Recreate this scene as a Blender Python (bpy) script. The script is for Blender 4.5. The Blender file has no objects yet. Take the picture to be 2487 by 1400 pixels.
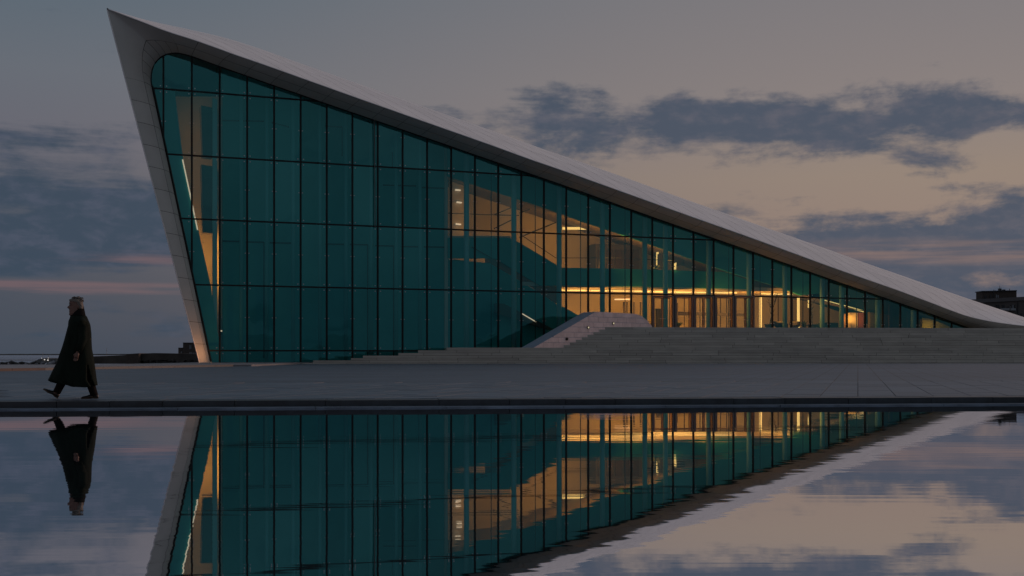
import bpy, bmesh, math, random
from mathutils import Vector, Matrix
random.seed(7)
R = math.radians
scene = bpy.context.scene
COL = scene.collection

# ------------------------------------------------------------------ camera
F, CX, HZ = 2800.0, 1243.5, 862.0        # focal length, centre column and horizon row, in photograph pixels
CAM_H = 0.88                              # lens height above the pool water (z = 0)
cam = bpy.data.cameras.new('camera')
cam.sensor_width = 36.0
cam.lens = F / 2487.0 * 36.0
cam.shift_y = (HZ - 700.0) / 2487.0
cam.clip_start, cam.clip_end = 0.1, 20000.0
cam_o = bpy.data.objects.new('camera', cam)
cam_o.location = (0, 0, CAM_H)
cam_o.rotation_euler = (R(90), 0, 0)
COL.objects.link(cam_o)
scene.camera = cam_o

# ------------------------------------------------------------------ colour
def lin(c):
    out = []
    for v in c[:3]:
        v = v / 255.0
        out.append(v / 12.92 if v <= 0.04045 else ((v + 0.055) / 1.055) ** 2.4)
    return tuple(out) + (1.0,)

vs = scene.view_settings
scene.display_settings.display_device = 'sRGB'
vs.view_transform = 'Standard'
vs.look = 'None'
vs.exposure = 0.0
vs.gamma = 1.0
vs.use_curve_mapping = False
scene.render.engine = 'CYCLES'
cy = scene.cycles
cy.max_bounces = 10
cy.diffuse_bounces = 4
cy.glossy_bounces = 5
cy.transparent_max_bounces = 24
cy.transmission_bounces = 6
cy.caustics_reflective = True
cy.caustics_refractive = False
cy.sample_clamp_indirect = 3.0
cy.use_denoising = True

# ------------------------------------------------------------------ world: dusk sky with cloud banks
SUN_AZ, SUN_EL = R(58), R(12)              # the sunset glow lies to the right, outside the frame
world = bpy.data.worlds.new('World')
scene.world = world
world.use_nodes = True
wt = world.node_tree
wt.nodes.clear()

class NB:
    """tiny node builder"""
    def __init__(s, t): s.t = t
    def n(s, kind, **kw):
        nd = s.t.nodes.new(kind)
        for k, v in kw.items(): setattr(nd, k, v)
        return nd
    def put(s, sock, v):
        if isinstance(v, bpy.types.NodeSocket): s.t.links.new(v, sock)
        else: sock.default_value = v
    def m(s, op, a, b=0.0, c=0.0, clamp=False):
        nd = s.n('ShaderNodeMath', operation=op, use_clamp=clamp)
        for i, v in enumerate((a, b, c)): s.put(nd.inputs[i], v)
        return nd.outputs[0]
    def ss(s, x, lo, hi):
        nd = s.n('ShaderNodeMapRange', interpolation_type='SMOOTHSTEP')
        s.put(nd.inputs[0], x); s.put(nd.inputs[1], lo); s.put(nd.inputs[2], hi)
        return nd.outputs[0]
    def mix(s, f, a, b):
        nd = s.n('ShaderNodeMix', data_type='RGBA')
        s.put(nd.inputs[0], f); s.put(nd.inputs[6], a); s.put(nd.inputs[7], b)
        return nd.outputs[2]
    def xyz(s, x, y, z=0.0):
        nd = s.n('ShaderNodeCombineXYZ')
        s.put(nd.inputs[0], x); s.put(nd.inputs[1], y); s.put(nd.inputs[2], z)
        return nd.outputs[0]
    def noise(s, vec, scale, detail=6, rough=0.55, dist=0.0, out=0):
        nd = s.n('ShaderNodeTexNoise')
        if vec is not None: s.put(nd.inputs['Vector'], vec)
        s.put(nd.inputs['Scale'], scale); s.put(nd.inputs['Detail'], detail)
        s.put(nd.inputs['Roughness'], rough); s.put(nd.inputs['Distortion'], dist)
        return nd.outputs[out]
    def ramp(s, f, stops):
        nd = s.n('ShaderNodeValToRGB')
        cr = nd.color_ramp
        while len(cr.elements) < len(stops): cr.elements.new(0.5)
        for e, (p, c) in zip(cr.elements, stops): e.position = p; e.color = c
        s.put(nd.inputs[0], f)
        return nd.outputs[0]

W = NB(wt)
tc = W.n('ShaderNodeTexCoord')
sep = W.n('ShaderNodeSeparateXYZ')
wt.links.new(tc.outputs['Generated'], sep.inputs[0])
dx, dy, dz = sep.outputs
az = W.m('ARCTAN2', dx, dy)
el = W.m('ARCSINE', dz)
elp = W.m('MAXIMUM', el, 0.0)

def ang(px, py):
    a = math.atan((px - CX) / F)
    return a, math.atan((HZ - py) / F * math.cos(a))

e01 = W.m('DIVIDE', elp, R(60), clamp=True)
def el_stops(rows):
    return [(min(1.0, R(e) / R(60)), lin(c)) for e, c in rows]
cool = W.ramp(e01, el_stops([(0, (69, 78, 92)), (3, (76, 82, 95)), (6, (88, 91, 102)), (10, (108, 107, 117)),
                             (13, (107, 112, 121)), (17, (94, 108, 120)), (30, (100, 114, 127)), (60, (98, 113, 128))]))
warm = W.ramp(e01, el_stops([(0, (94, 90, 102)), (2, (122, 106, 108)), (5, (152, 130, 120)), (8.5, (154, 136, 123)),
                             (12, (143, 132, 129)), (17, (131, 126, 128)), (30, (124, 124, 128)), (60, (104, 116, 129))]))
daz = W.m('COSINE', W.m('SUBTRACT', az, SUN_AZ))
wf = W.ss(daz, math.cos(R(84)), math.cos(R(36)))
base = W.mix(wf, cool, warm)
# rosy band opposite the sunset, added out of view to warm and brighten front-facing walls
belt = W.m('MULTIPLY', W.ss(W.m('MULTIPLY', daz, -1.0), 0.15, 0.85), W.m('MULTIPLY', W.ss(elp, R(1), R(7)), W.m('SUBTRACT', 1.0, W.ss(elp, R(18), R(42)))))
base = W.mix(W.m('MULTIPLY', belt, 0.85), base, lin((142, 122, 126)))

# physical sky, low sun on the same side, folded in for its colour
sky = W.n('ShaderNodeTexSky', sky_type='NISHITA', sun_disc=False, sun_elevation=SUN_EL, sun_rotation=SUN_AZ)
skm = W.n('ShaderNodeVectorMath', operation='SCALE')
wt.links.new(sky.outputs[0], skm.inputs[0]); skm.inputs['Scale'].default_value = 0.022
base = W.mix(0.10, base, skm.outputs[0])

def blob(px, py, rx, ry, gain):
    a0, e0 = ang(px, py)
    u = W.m('DIVIDE', W.m('SUBTRACT', az, a0), rx / F)
    v = W.m('DIVIDE', W.m('SUBTRACT', el, e0), ry / F)
    r2 = W.m('ADD', W.m('MULTIPLY', u, u), W.m('MULTIPLY', v, v))
    return W.m('MULTIPLY', W.m('EXPONENT', W.m('MULTIPLY', r2, -1.0)), gain)
def total(xs):
    t = xs[0]
    for x in xs[1:]: t = W.m('ADD', t, x)
    return t
cover = total([blob(1820, 300, 480, 72, 0.42), blob(1250, 275, 300, 62, 0.17), blob(2430, 275, 330, 52, 0.36),
               blob(2330, 600, 380, 70, 0.50), blob(2420, 720, 500, 60, 0.42), blob(1990, 590, 120, 34, 0.12),
               blob(40, 322, 230, 26, 0.30), blob(230, 400, 240, 40, 0.12), blob(190, 490, 360, 70, 0.34), blob(60, 600, 460, 70, 0.36),
               blob(330, 560, 260, 70, 0.22), blob(300, 735, 300, 30, 0.16), blob(-1600, 500, 900, 260, 0.2),
               blob(3600, 420, 900, 150, 0.2), blob(1950, 420, 800, 50, -0.2), blob(1500, 90, 1500, 120, -0.26), blob(1850, 165, 420, 40, -0.16),
               blob(100, 210, 300, 60, -0.07)])
cvec = W.xyz(W.m('MULTIPLY', az, 10.0), W.m('MULTIPLY', el, 21.0), 5.3)
cn = W.noise(cvec, 1.3, 9, 0.6, 0.15)
cn2 = W.noise(W.xyz(W.m('MULTIPLY', az, 4.5), W.m('MULTIPLY', el, 46.0), 9.1), 1.0, 7, 0.6, 0.2)
wa = W.m('ADD', 0.75, W.m('MULTIPLY', wf, 0.65)); wb = W.m('SUBTRACT', 1.05, W.m('MULTIPLY', wf, 0.55))
dens = W.m('ADD', W.m('ADD', W.m('MULTIPLY', cn, wa), W.m('MULTIPLY', cn2, wb)), W.m('SUBTRACT', cover, 0.34))
cl = W.ss(dens, 0.63, 0.93)
fade_up = W.m('SUBTRACT', 1.0, W.ss(el, R(38), R(70)))
cl = W.m('MULTIPLY', cl, fade_up)
core = W.mix(wf, lin((60, 74, 90)), lin((74, 84, 100)))
shade = W.noise(cvec, 3.4, 6, 0.6, 0.2)
core = W.mix(W.ss(shade, 0.42, 0.72), core, W.mix(wf, lin((76, 84, 101)), lin((92, 94, 106))))
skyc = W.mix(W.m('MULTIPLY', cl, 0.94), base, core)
# low streaks of cloud caught by the afterglow
sn = W.noise(W.xyz(W.m('MULTIPLY', az, 3.6), W.m('MULTIPLY', el, 62.0), 1.3), 1.0, 5, 0.55, 0.15)
sband = total([blob(330, 630, 160, 16, 1.0), blob(240, 704, 420, 15, 1.3), blob(-200, 690, 400, 18, 1.0), blob(2250, 610, 420, 30, 1.0),
               blob(2440, 620, 260, 16, 0.9), blob(2350, 725, 160, 8, 0.8)])
st = W.m('MULTIPLY', W.ss(W.m('ADD', sn, W.m('MULTIPLY', sband, 0.12)), 0.5, 0.68), W.m('MINIMUM', sband, 1.0))
skyc = W.mix(W.m('MULTIPLY', st, 0.6), skyc, W.mix(wf, lin((124, 99, 102)), lin((146, 120, 110))))
# below the horizon: dark sea colour
skyc = W.mix(W.ss(el, R(-1.0), R(-0.2)), lin((50, 60, 72)), skyc)
bg = W.n('ShaderNodeBackground')
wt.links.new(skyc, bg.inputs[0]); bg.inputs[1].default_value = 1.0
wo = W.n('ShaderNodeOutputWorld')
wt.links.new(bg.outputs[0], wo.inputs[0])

# ------------------------------------------------------------------ weak dusk sun, soft, from the right
sl = bpy.data.lights.new('sun', 'SUN')
sl.energy = 1.1
sl.angle = R(20)
sl.color = (1.0, 0.60, 0.47)
so = bpy.data.objects.new('sun', sl)
sd = Vector((math.sin(SUN_AZ) * math.cos(SUN_EL), math.cos(SUN_AZ) * math.cos(SUN_EL), math.sin(SUN_EL)))
so.rotation_euler = sd.to_track_quat('Z', 'Y').to_euler()
so.location = sd * 200
COL.objects.link(so)

# ================================================================== helpers
MATS = {}
def mat(name, color, rough=0.6, metal=0.0, var=0.0, nscale=2.0, stretch=(1, 1, 1), objvar=0.0, spec=0.5,
        emit=None, estr=0.0, bump=0.0, coord='Object', tint=None):
    m = bpy.data.materials.new(name); m.use_nodes = True
    t = m.node_tree; B = NB(t)
    p = t.nodes['Principled BSDF']
    p.inputs['Roughness'].default_value = rough
    p.inputs['Metallic'].default_value = metal
    p.inputs['Specular IOR Level'].default_value = spec
    c = color if len(color) == 4 else tuple(color) + (1.0,)
    col = c
    if var > 0 or bump > 0:
        tcn = B.n('ShaderNodeTexCoord')
        if coord == 'World':
            g = B.n('ShaderNodeNewGeometry'); src = g.outputs['Position']
        else: src = tcn.outputs[coord]
        mp = B.n('ShaderNodeMapping'); t.links.new(src, mp.inputs[0]); mp.inputs['Scale'].default_value = stretch
        nz = B.noise(mp.outputs[0], nscale, 7, 0.6, 0.1)
    if var > 0:
        d = tuple(v * (1 - var) for v in c[:3]) + (1.0,)
        l = tuple(min(1, v * (1 + var)) for v in c[:3]) + (1.0,)
        if tint: l = tuple(a * b for a, b in zip(l, tint)) + (1.0,)
        col = B.mix(B.ss(nz, 0.3, 0.7), d, l)
    if objvar > 0:
        oi = B.n('ShaderNodeObjectInfo')
        hsv = B.n('ShaderNodeHueSaturation')
        B.put(hsv.inputs['Color'], col)
        B.put(hsv.inputs['Value'], B.m('ADD', B.m('MULTIPLY', oi.outputs['Random'], 2 * objvar), 1 - objvar))
        col = hsv.outputs[0]
    B.put(p.inputs['Base Color'], col)
    if bump > 0:
        b = B.n('ShaderNodeBump'); b.inputs['Strength'].default_value = 0.6; b.inputs['Distance'].default_value = bump
        t.links.new(nz, b.inputs['Height']); t.links.new(b.outputs[0], p.inputs['Normal'])
    if emit:
        p.inputs['Emission Color'].default_value = tuple(emit) + (1.0,)
        p.inputs['Emission Strength'].default_value = estr
    MATS[name] = m
    return m

def link(o, parent=None):
    COL.objects.link(o)
    if parent is not None: o.parent = parent
    return o
def mesh_obj(name, verts, faces, m=None, parent=None, smooth=False):
    me = bpy.data.meshes.new(name)
    me.from_pydata([tuple(v) for v in verts], [], faces)
    me.update()
    if smooth:
        for p in me.polygons: p.use_smooth = True
    if m: me.materials.append(m)
    return link(bpy.data.objects.new(name, me), parent)
def tag(o, label, cat, group=None, kind=None):
    o['label'] = label; o['category'] = cat
    if group: o['group'] = group
    if kind: o['kind'] = kind
    return o
def structure(o): o['kind'] = 'structure'; return o
def empty(name, loc=(0, 0, 0), rz=0.0):
    o = bpy.data.objects.new(name, None); o.location = loc; o.rotation_euler = (0, 0, rz)
    o.empty_display_size = 0.2
    COL.objects.link(o); return o

class MB:
    """collects simple solids into one mesh"""
    def __init__(s): s.v = []; s.f = []
    def add(s, vs_, fs_):
        o = len(s.v); s.v += [Vector(v) for v in vs_]; s.f += [tuple(i + o for i in f) for f in fs_]
        return s
    def box(s, c, size, M=None):
        x, y, z = [d / 2 for d in size]
        vv = [Vector((sx * x, sy * y, sz * z)) for sx in (-1, 1) for sy in (-1, 1) for sz in (-1, 1)]
        if M is not None: vv = [M @ v for v in vv]
        c = Vector(c)
        return s.add([v + c for v in vv], [(0, 1, 3, 2), (4, 6, 7, 5), (0, 4, 5, 1), (2, 3, 7, 6), (0, 2, 6, 4), (1, 5, 7, 3)])
    def prism(s, poly, off):
        """closed polygon of 3-D points swept along the vector off"""
        n = len(poly); off = Vector(off)
        a = [Vector(p) for p in poly]; b = [p + off for p in a]
        fs = [tuple(range(n)), tuple(range(2 * n - 1, n - 1, -1))]
        for i in range(n): j = (i + 1) % n; fs.append((i, i + n, j + n, j))
        return s.add(a + b, fs)
    def tube(s, pts, rad, seg=8):
        pts = [Vector(p) for p in pts]
        rads = rad if isinstance(rad, (list, tuple)) else [rad] * len(pts)
        vv, fs = [], []
        for i, p in enumerate(pts):
            d = (pts[min(i + 1, len(pts) - 1)] - pts[max(i - 1, 0)]).normalized()
            ref = Vector((0, 0, 1)) if abs(d.z) < 0.9 else Vector((1, 0, 0))
            a = d.cross(ref).normalized(); b = d.cross(a)
            for k in range(seg):
                t = 2 * math.pi * k / seg
                vv.append(p + (a * math.cos(t) + b * math.sin(t)) * rads[i])
        for i in range(len(pts) - 1):
            for k in range(seg):
                k2 = (k + 1) % seg
                fs.append((i * seg + k, i * seg + k2, (i + 1) * seg + k2, (i + 1) * seg + k))
        fs.append(tuple(range(seg - 1, -1, -1))); fs.append(tuple(range((len(pts) - 1) * seg, len(pts) * seg)))
        return s.add(vv, fs)
    def loft(s, rings, cap=True):
        n = len(rings[0]); vv = [p for r in rings for p in r]; fs = []
        for i in range(len(rings) - 1):
            for k in range(n):
                k2 = (k + 1) % n
                fs.append((i * n + k, i * n + k2, (i + 1) * n + k2, (i + 1) * n + k))
        if cap:
            fs.append(tuple(range(n - 1, -1, -1))); fs.append(tuple(range((len(rings) - 1) * n, len(rings) * n)))
        return s.add(vv, fs)
    def build(s, name, m=None, parent=None, smooth=False):
        return mesh_obj(name, s.v, s.f, m, parent, smooth)

def interp(tbl, x):
    if x <= tbl[0][0]:
        (a, b), (c, d) = tbl[0], tbl[1]
    elif x >= tbl[-1][0]:
        (a, b), (c, d) = tbl[-2], tbl[-1]
    else:
        for i in range(len(tbl) - 1):
            if tbl[i][0] <= x <= tbl[i + 1][0]:
                (a, b), (c, d) = tbl[i], tbl[i + 1]; break
    return b + (d - b) * (x - a) / (c - a)
def smst(x, lo, hi):
    t = max(0.0, min(1.0, (x - lo) / (hi - lo))); return t * t * (3 - 2 * t)
def lerp(a, b, t): return a + (b - a) * t

# photograph pixel -> place.  The glass front is one vertical plane that recedes to the right.
TH = math.atan(0.383)
EV = Vector((math.cos(TH), math.sin(TH), 0))      # along the glass front
NV = Vector((-math.sin(TH), math.cos(TH), 0))     # into the building
Y0 = 105.35
def at(px, py, Y):
    return Vector(((px - CX) / F * Y, Y, CAM_H + (HZ - py) / F * Y))
def fac(px, py, w=0.0):
    """point seen at (px,py) on the plane w metres in front of the glass (w<0: inside)"""
    a = (px - CX) / F
    Y = (Y0 - w / math.cos(TH)) / (1 - 0.383 * a)
    return at(px, py, Y)
def facz(px, z, w=0.0):
    p = fac(px, HZ, w); p.z = z; return p
def to_uz(p): return (p.x / math.cos(TH), p.z)
def from_uz(u, z, w=0.0):
    return Vector((0, Y0, 0)) + EV * u + Vector((0, 0, z)) - NV * w

def clip(poly, a, b, c):
    """keep a*x+b*y<=c"""
    out = []
    for i in range(len(poly)):
        p, q = poly[i], poly[(i + 1) % len(poly)]
        dp = a * p[0] + b * p[1] - c; dq = a * q[0] + b * q[1] - c
        if dp <= 0: out.append(p)
        if (dp < 0 < dq) or (dq < 0 < dp):
            t = dp / (dp - dq); out.append((p[0] + (q[0] - p[0]) * t, p[1] + (q[1] - p[1]) * t))
    return out
def clip_box(poly, x0, x1, y0, y1):
    for abc in ((-1, 0, -x0), (1, 0, x1), (0, -1, -y0), (0, 1, y1)):
        poly = clip(poly, *abc)
        if len(poly) < 3: return []
    return poly
def area(poly):
    return abs(sum(p[0] * q[1] - q[0] * p[1] for p, q in zip(poly, poly[1:] + poly[:1]))) / 2

# ================================================================== materials
M_paving = mat('paving_stone', (0.080, 0.120, 0.160), 0.55, var=0.22, nscale=1.6, stretch=(0.3, 2.2, 1), objvar=0.10, coord='World', bump=0.002)
M_paving_far = mat('paving_far', (0.080, 0.120, 0.160), 0.6, var=0.25, nscale=0.7, stretch=(0.12, 1.6, 1), coord='World')
M_kerb = mat('kerb_stone_dark', (0.020, 0.030, 0.038), 0.45, var=0.3, nscale=5.0, objvar=0.18, coord='World', bump=0.002)
M_ledge = mat('ledge_stone', (0.11, 0.15, 0.195), 0.4, var=0.3, nscale=3.0, stretch=(0.4, 3, 1), objvar=0.12, coord='World')
M_terrace_kerb = mat('terrace_kerb', (0.05, 0.026, 0.022), 0.6, var=0.35, nscale=0.6, coord='World', objvar=0.15)
M_terrace = mat('terrace_stone', (0.22, 0.22, 0.23), 0.7, var=0.15, nscale=0.5, coord='World')
M_step = mat('step_stone', (0.40, 0.385, 0.34), 0.75, var=0.09, nscale=1.1, stretch=(0.5, 0.5, 2), objvar=0.13, coord='World', bump=0.004)
M_joint = mat('joint_dark', (0.05, 0.05, 0.048), 0.9)
M_wing = mat('wing_stone_warm_light', (0.86, 0.66, 0.63), 0.7, var=0.10, nscale=2.0, objvar=0.07, coord='World', bump=0.003)  # pink of warm light put into the stone colour
M_coping = mat('coping_sky_tint', (0.27, 0.32, 0.39), 0.5, var=0.1, nscale=1.5, coord='World')  # bluish sky light on the top put into the stone colour
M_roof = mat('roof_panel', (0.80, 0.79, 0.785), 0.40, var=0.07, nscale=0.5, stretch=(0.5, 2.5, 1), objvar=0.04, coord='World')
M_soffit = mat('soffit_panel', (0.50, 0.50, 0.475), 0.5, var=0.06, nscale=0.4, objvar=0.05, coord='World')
M_seam = mat('seam_dark', (0.03, 0.03, 0.03), 0.9)
M_frame = mat('dark_frame', (0.006, 0.008, 0.008), 0.4, spec=0.3)
M_bolt = mat('steel_bolt', (0.5, 0.5, 0.5), 0.3, metal=1.0)
M_teal = mat('glass_lit_teal_wall', (0.035, 0.35, 0.345), 0.7, var=0.06, nscale=0.4, coord='World')  # teal of sky light through the glass put into the wall colour
M_plaster = mat('interior_plaster', (0.62, 0.56, 0.48), 0.75, var=0.05, nscale=0.5, coord='World')
M_ceil = mat('hall_ceiling', (0.22, 0.18, 0.14), 0.8)
M_fin = mat('fin_glass_teal', (0.10, 0.42, 0.43), 0.5)  # teal light from the glass put into the fins' colour
M_column = mat('column_glass_teal', (0.26, 0.55, 0.57), 0.5)  # pale columns, with teal light from the glass put into the colour
M_floor = mat('interior_floor', (0.30, 0.25, 0.20), 0.35, var=0.1, nscale=1.0, coord='World')
M_brown = mat('stair_soffit_brown', (0.34, 0.15, 0.10), 0.6)
M_doorframe = mat('door_frame_bronze', (0.17, 0.145, 0.14), 0.45, metal=0.3)
M_darkbox = mat('dark_cladding', (0.06, 0.05, 0.045), 0.5, var=0.1, nscale=1.0, coord='World')
M_darkglass = mat('dark_glass_panel', (0.05, 0.035, 0.025), 0.25)
M_rail = mat('handrail_steel', (0.08, 0.09, 0.09), 0.4, metal=0.7)
M_strip = mat('warm_light_strip', (0.9, 0.8, 0.6), 0.5, emit=(1.0, 0.60, 0.2), estr=1.15)
M_strip2 = mat('pale_light_strip', (0.9, 0.8, 0.7), 0.5, emit=(1.0, 0.66, 0.45), estr=0.8)
M_spot = mat('small_lamp_lens', (0.9, 0.8, 0.6), 0.3, emit=(1.0, 0.85, 0.5), estr=0.35)

def glass_material():
    m = bpy.data.materials.new('green_glass'); m.use_nodes = True
    t = m.node_tree; t.nodes.clear(); B = NB(t)
    tr = B.n('ShaderNodeBsdfTransparent'); tr.inputs[0].default_value = (0.60, 0.77, 0.76, 1)
    gl = B.n('ShaderNodeBsdfGlossy'); gl.inputs[0].default_value = (0.22, 0.90, 0.88, 1); gl.inputs['Roughness'].default_value = 0.0
    lw = B.n('ShaderNodeLayerWeight'); lw.inputs[0].default_value = 0.5     # thin pane: same from both sides
    oi = B.n('ShaderNodeObjectInfo')
    r0 = B.m('ADD', 0.15, B.m('MULTIPLY', oi.outputs['Random'], 0.05))
    f = B.m('ADD', r0, B.m('MULTIPLY', 0.9, B.m('POWER', lw.outputs['Facing'], 5.0)), clamp=True)
    # panes are never perfectly flat
    g = B.n('ShaderNodeNewGeometry')
    nz = B.noise(g.outputs['Position'], 0.35, 2, 0.5, 0.0, out=1)
    sx = B.n('ShaderNodeVectorMath', operation='SUBTRACT'); t.links.new(nz, sx.inputs[0]); sx.inputs[1].default_value = (0.5, 0.5, 0.5)
    sc = B.n('ShaderNodeVectorMath', operation='SCALE'); t.links.new(sx.outputs[0], sc.inputs[0]); sc.inputs['Scale'].default_value = 0.035
    ad = B.n('ShaderNodeVectorMath', operation='ADD'); t.links.new(g.outputs['Normal'], ad.inputs[0]); t.links.new(sc.outputs[0], ad.inputs[1])
    # each pane sits at a slightly different tilt
    wn_ = B.n('ShaderNodeTexWhiteNoise', noise_dimensions='1D'); t.links.new(oi.outputs['Random'], wn_.inputs['W'])
    w1 = B.n('ShaderNodeVectorMath', operation='SUBTRACT'); t.links.new(wn_.outputs['Color'], w1.inputs[0]); w1.inputs[1].default_value = (0.5, 0.5, 0.5)
    w2_ = B.n('ShaderNodeVectorMath', operation='SCALE'); t.links.new(w1.outputs[0], w2_.inputs[0]); w2_.inputs['Scale'].default_value = 0.05
    ad2 = B.n('ShaderNodeVectorMath', operation='ADD'); t.links.new(ad.outputs[0], ad2.inputs[0]); t.links.new(w2_.outputs[0], ad2.inputs[1])
    no = B.n('ShaderNodeVectorMath', operation='NORMALIZE'); t.links.new(ad2.outputs[0], no.inputs[0])
    t.links.new(no.outputs[0], gl.inputs['Normal'])
    mx = B.n('ShaderNodeMixShader'); B.put(mx.inputs[0], f)
    t.links.new(tr.outputs[0], mx.inputs[1]); t.links.new(gl.outputs[0], mx.inputs[2])
    out = B.n('ShaderNodeOutputMaterial'); t.links.new(mx.outputs[0], out.inputs[0])
    return m
M_glass = glass_material()

def water_material(name, ior, amp, scl, deep, rough=0.0, tint=(0.97, 0.97, 1.0, 1), minr=0.0):
    m = bpy.data.materials.new(name); m.use_nodes = True
    t = m.node_tree; t.nodes.clear(); B = NB(t)
    g = B.n('ShaderNodeNewGeometry')
    def layer(sx, sy, ax, ay, z):
        mp = B.n('ShaderNodeMapping'); t.links.new(g.outputs['Position'], mp.inputs[0])
        mp.inputs['Scale'].default_value = (sx, sy, 1); mp.inputs['Location'].default_value = (0, 0, z)
        nz = B.noise(mp.outputs[0], 1.0, 3, 0.55, 0.2, out=1)
        s = B.n('ShaderNodeVectorMath', operation='SUBTRACT'); t.links.new(nz, s.inputs[0]); s.inputs[1].default_value = (0.5, 0.5, 0.5)
        k = B.n('ShaderNodeVectorMath', operation='MULTIPLY'); t.links.new(s.outputs[0], k.inputs[0]); k.inputs[1].default_value = (ax, ay, 0)
        return k.outputs[0]
    a = layer(0.6 * scl, 11.0 * scl, amp * 0.4, amp, 0.0)
    b = layer(0.10 * scl, 1.1 * scl, amp * 0.08, amp * 0.18, 5.0)
    s1 = B.n('ShaderNodeVectorMath', operation='ADD'); t.links.new(a, s1.inputs[0]); t.links.new(b, s1.inputs[1])
    s2 = B.n('ShaderNodeVectorMath', operation='ADD'); t.links.new(s1.outputs[0], s2.inputs[0]); s2.inputs[1].default_value = (0, 0, 1)
    no = B.n('ShaderNodeVectorMath', operation='NORMALIZE'); t.links.new(s2.outputs[0], no.inputs[0])
    gl = B.n('ShaderNodeBsdfGlossy'); gl.inputs[0].default_value = tint; gl.inputs['Roughness'].default_value = rough
    t.links.new(no.outputs[0], gl.inputs['Normal'])
    df = B.n('ShaderNodeBsdfDiffuse'); df.inputs[0].default_value = deep
    fr = B.n('ShaderNodeFresnel'); fr.inputs[0].default_value = ior
    mx = B.n('ShaderNodeMixShader'); B.put(mx.inputs[0], B.m('MAXIMUM', fr.outputs[0], minr))
    t.links.new(df.outputs[0], mx.inputs[1]); t.links.new(gl.outputs[0], mx.inputs[2])
    out = B.n('ShaderNodeOutputMaterial'); t.links.new(mx.outputs[0], out.inputs[0])
    return m
M_water = water_material('still_pool_water', 2.6, 0.011, 1.0, (0.012, 0.02, 0.024, 1), 0.012, minr=0.86)
M_sea = water_material('sea_water', 1.5, 0.04, 0.05, (0.03, 0.045, 0.055, 1), 0.1)

def far_joints(m):
    t = m.node_tree; B = NB(t); p = t.nodes['Principled BSDF']
    src = p.inputs['Base Color'].links[0].from_socket
    g = B.n('ShaderNodeNewGeometry'); mp = B.n('ShaderNodeMapping'); t.links.new(g.outputs['Position'], mp.inputs[0])
    mp.inputs['Rotation'].default_value = (0, 0, math.atan2(0.30, 1.0) + R(90))
    br = B.n('ShaderNodeTexBrick'); t.links.new(mp.outputs[0], br.inputs['Vector'])
    br.inputs['Scale'].default_value = 1.0; br.inputs['Brick Width'].default_value = 1.5; br.inputs['Row Height'].default_value = 0.66
    br.inputs['Mortar Size'].default_value = 0.02; br.inputs['Mortar Smooth'].default_value = 0.3
    br.inputs['Color1'].default_value = (1, 1, 1, 1); br.inputs['Color2'].default_value = (0.86, 0.86, 0.86, 1); br.inputs['Mortar'].default_value = (0.3, 0.3, 0.3, 1)
    mx = B.n('ShaderNodeMix', data_type='RGBA', blend_type='MULTIPLY'); mx.inputs[0].default_value = 1.0
    t.links.new(src, mx.inputs[6]); t.links.new(br.outputs[0], mx.inputs[7]); t.links.new(mx.outputs[2], p.inputs['Base Color'])
far_joints(M_paving_far)

# ================================================================== setting: water, ground, plaza
EDGE_A = (-8.23, 18.54)                    # pool kerb line
EDGE_S = (20.53 - 18.54) / (9.1 + 8.23)
def edge_y(x): return EDGE_A[1] + EDGE_S * (x - EDGE_A[0])
ED = Vector((1, EDGE_S, 0)).normalized(); EN = Vector((-ED.y, ED.x, 0))
ZP = 0.125                                 # plaza level
XL, XR = -70.0, 75.0

o = structure(mesh_obj('pool_water', [(XL, -25, 0), (XR, -25, 0), (XR, edge_y(XR), 0), (XL, edge_y(XL), 0)], [(0, 1, 2, 3)], M_water))
o = structure(mesh_obj('sea', [(-9000, 40, -3), (9000, 40, -3), (9000, 12000, -3), (-9000, 12000, -3)], [(0, 1, 2, 3)], M_sea))
M_land = mat('land', (0.06, 0.065, 0.05), 0.9, var=0.3, nscale=0.05, coord='World')
o = structure(mesh_obj('ground', [(-34, 118, -0.6), (400, 40, -0.6), (1500, 900, -0.6), (200, 1400, -0.6), (-40, 300, -0.6)], [(0, 1, 2, 3, 4)], M_land))

# plaza body (joints level); slabs stand 6 mm proud of it
KB = 0.55                                  # depth of the kerb stones
def epoint(x, off, z):                     # on the kerb line, off metres behind it
    p = Vector((x, edge_y(x), 0)) + EN * off; p.z = z; return p
plz = MB()
a0, a1 = epoint(XL, KB - 0.02, ZP - 0.006), epoint(XR, KB - 0.02, ZP - 0.006)
plz.prism([a0, a1, (XR + 20, 125, ZP - 0.006), (-17.0, 125, ZP - 0.006), (-17.0, 75, ZP - 0.006), (XL, 30, ZP - 0.006)], (0, 0, -0.5))
plaza = structure(plz.build('plaza', M_paving_far))

# paving slabs laid at an angle to the pool, the nearest 300 as separate stones
SD = Vector((0.30, 1.0)).normalized(); SX = Vector((SD.y, -SD.x))
SW, SL = 0.66, 1.5
cand = []
for i in range(-40, 60):
    for j in range(4, 34):
        u0 = i * SW; v0 = j * SL + (SL / 2 if i % 2 else 0)
        g = 0.008
        poly = []
        for (u, v) in ((u0 + g, v0 + g), (u0 + SW - g, v0 + g), (u0 + SW - g, v0 + SL - g), (u0 + g, v0 + SL - g)):
            poly.append((SX.x * u + SD.x * v, SX.y * u + SD.y * v))
        # keep what lies behind the kerb stones
        off = KB + 0.008
        a, b = EN.x, EN.y
        c = a * EDGE_A[0] + b * EDGE_A[1] + off
        poly = clip(poly, -a, -b, -c)
        if len(poly) < 3 or area(poly) < 0.02: continue
        cxx = sum(p[0] for p in poly) / len(poly); cyy = sum(p[1] for p in poly) / len(poly)
        if abs(cxx / cyy) > 0.47: continue
        cand.append((cyy - 0.12 * cxx, poly))
cand.sort(key=lambda t: t[0])
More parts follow.
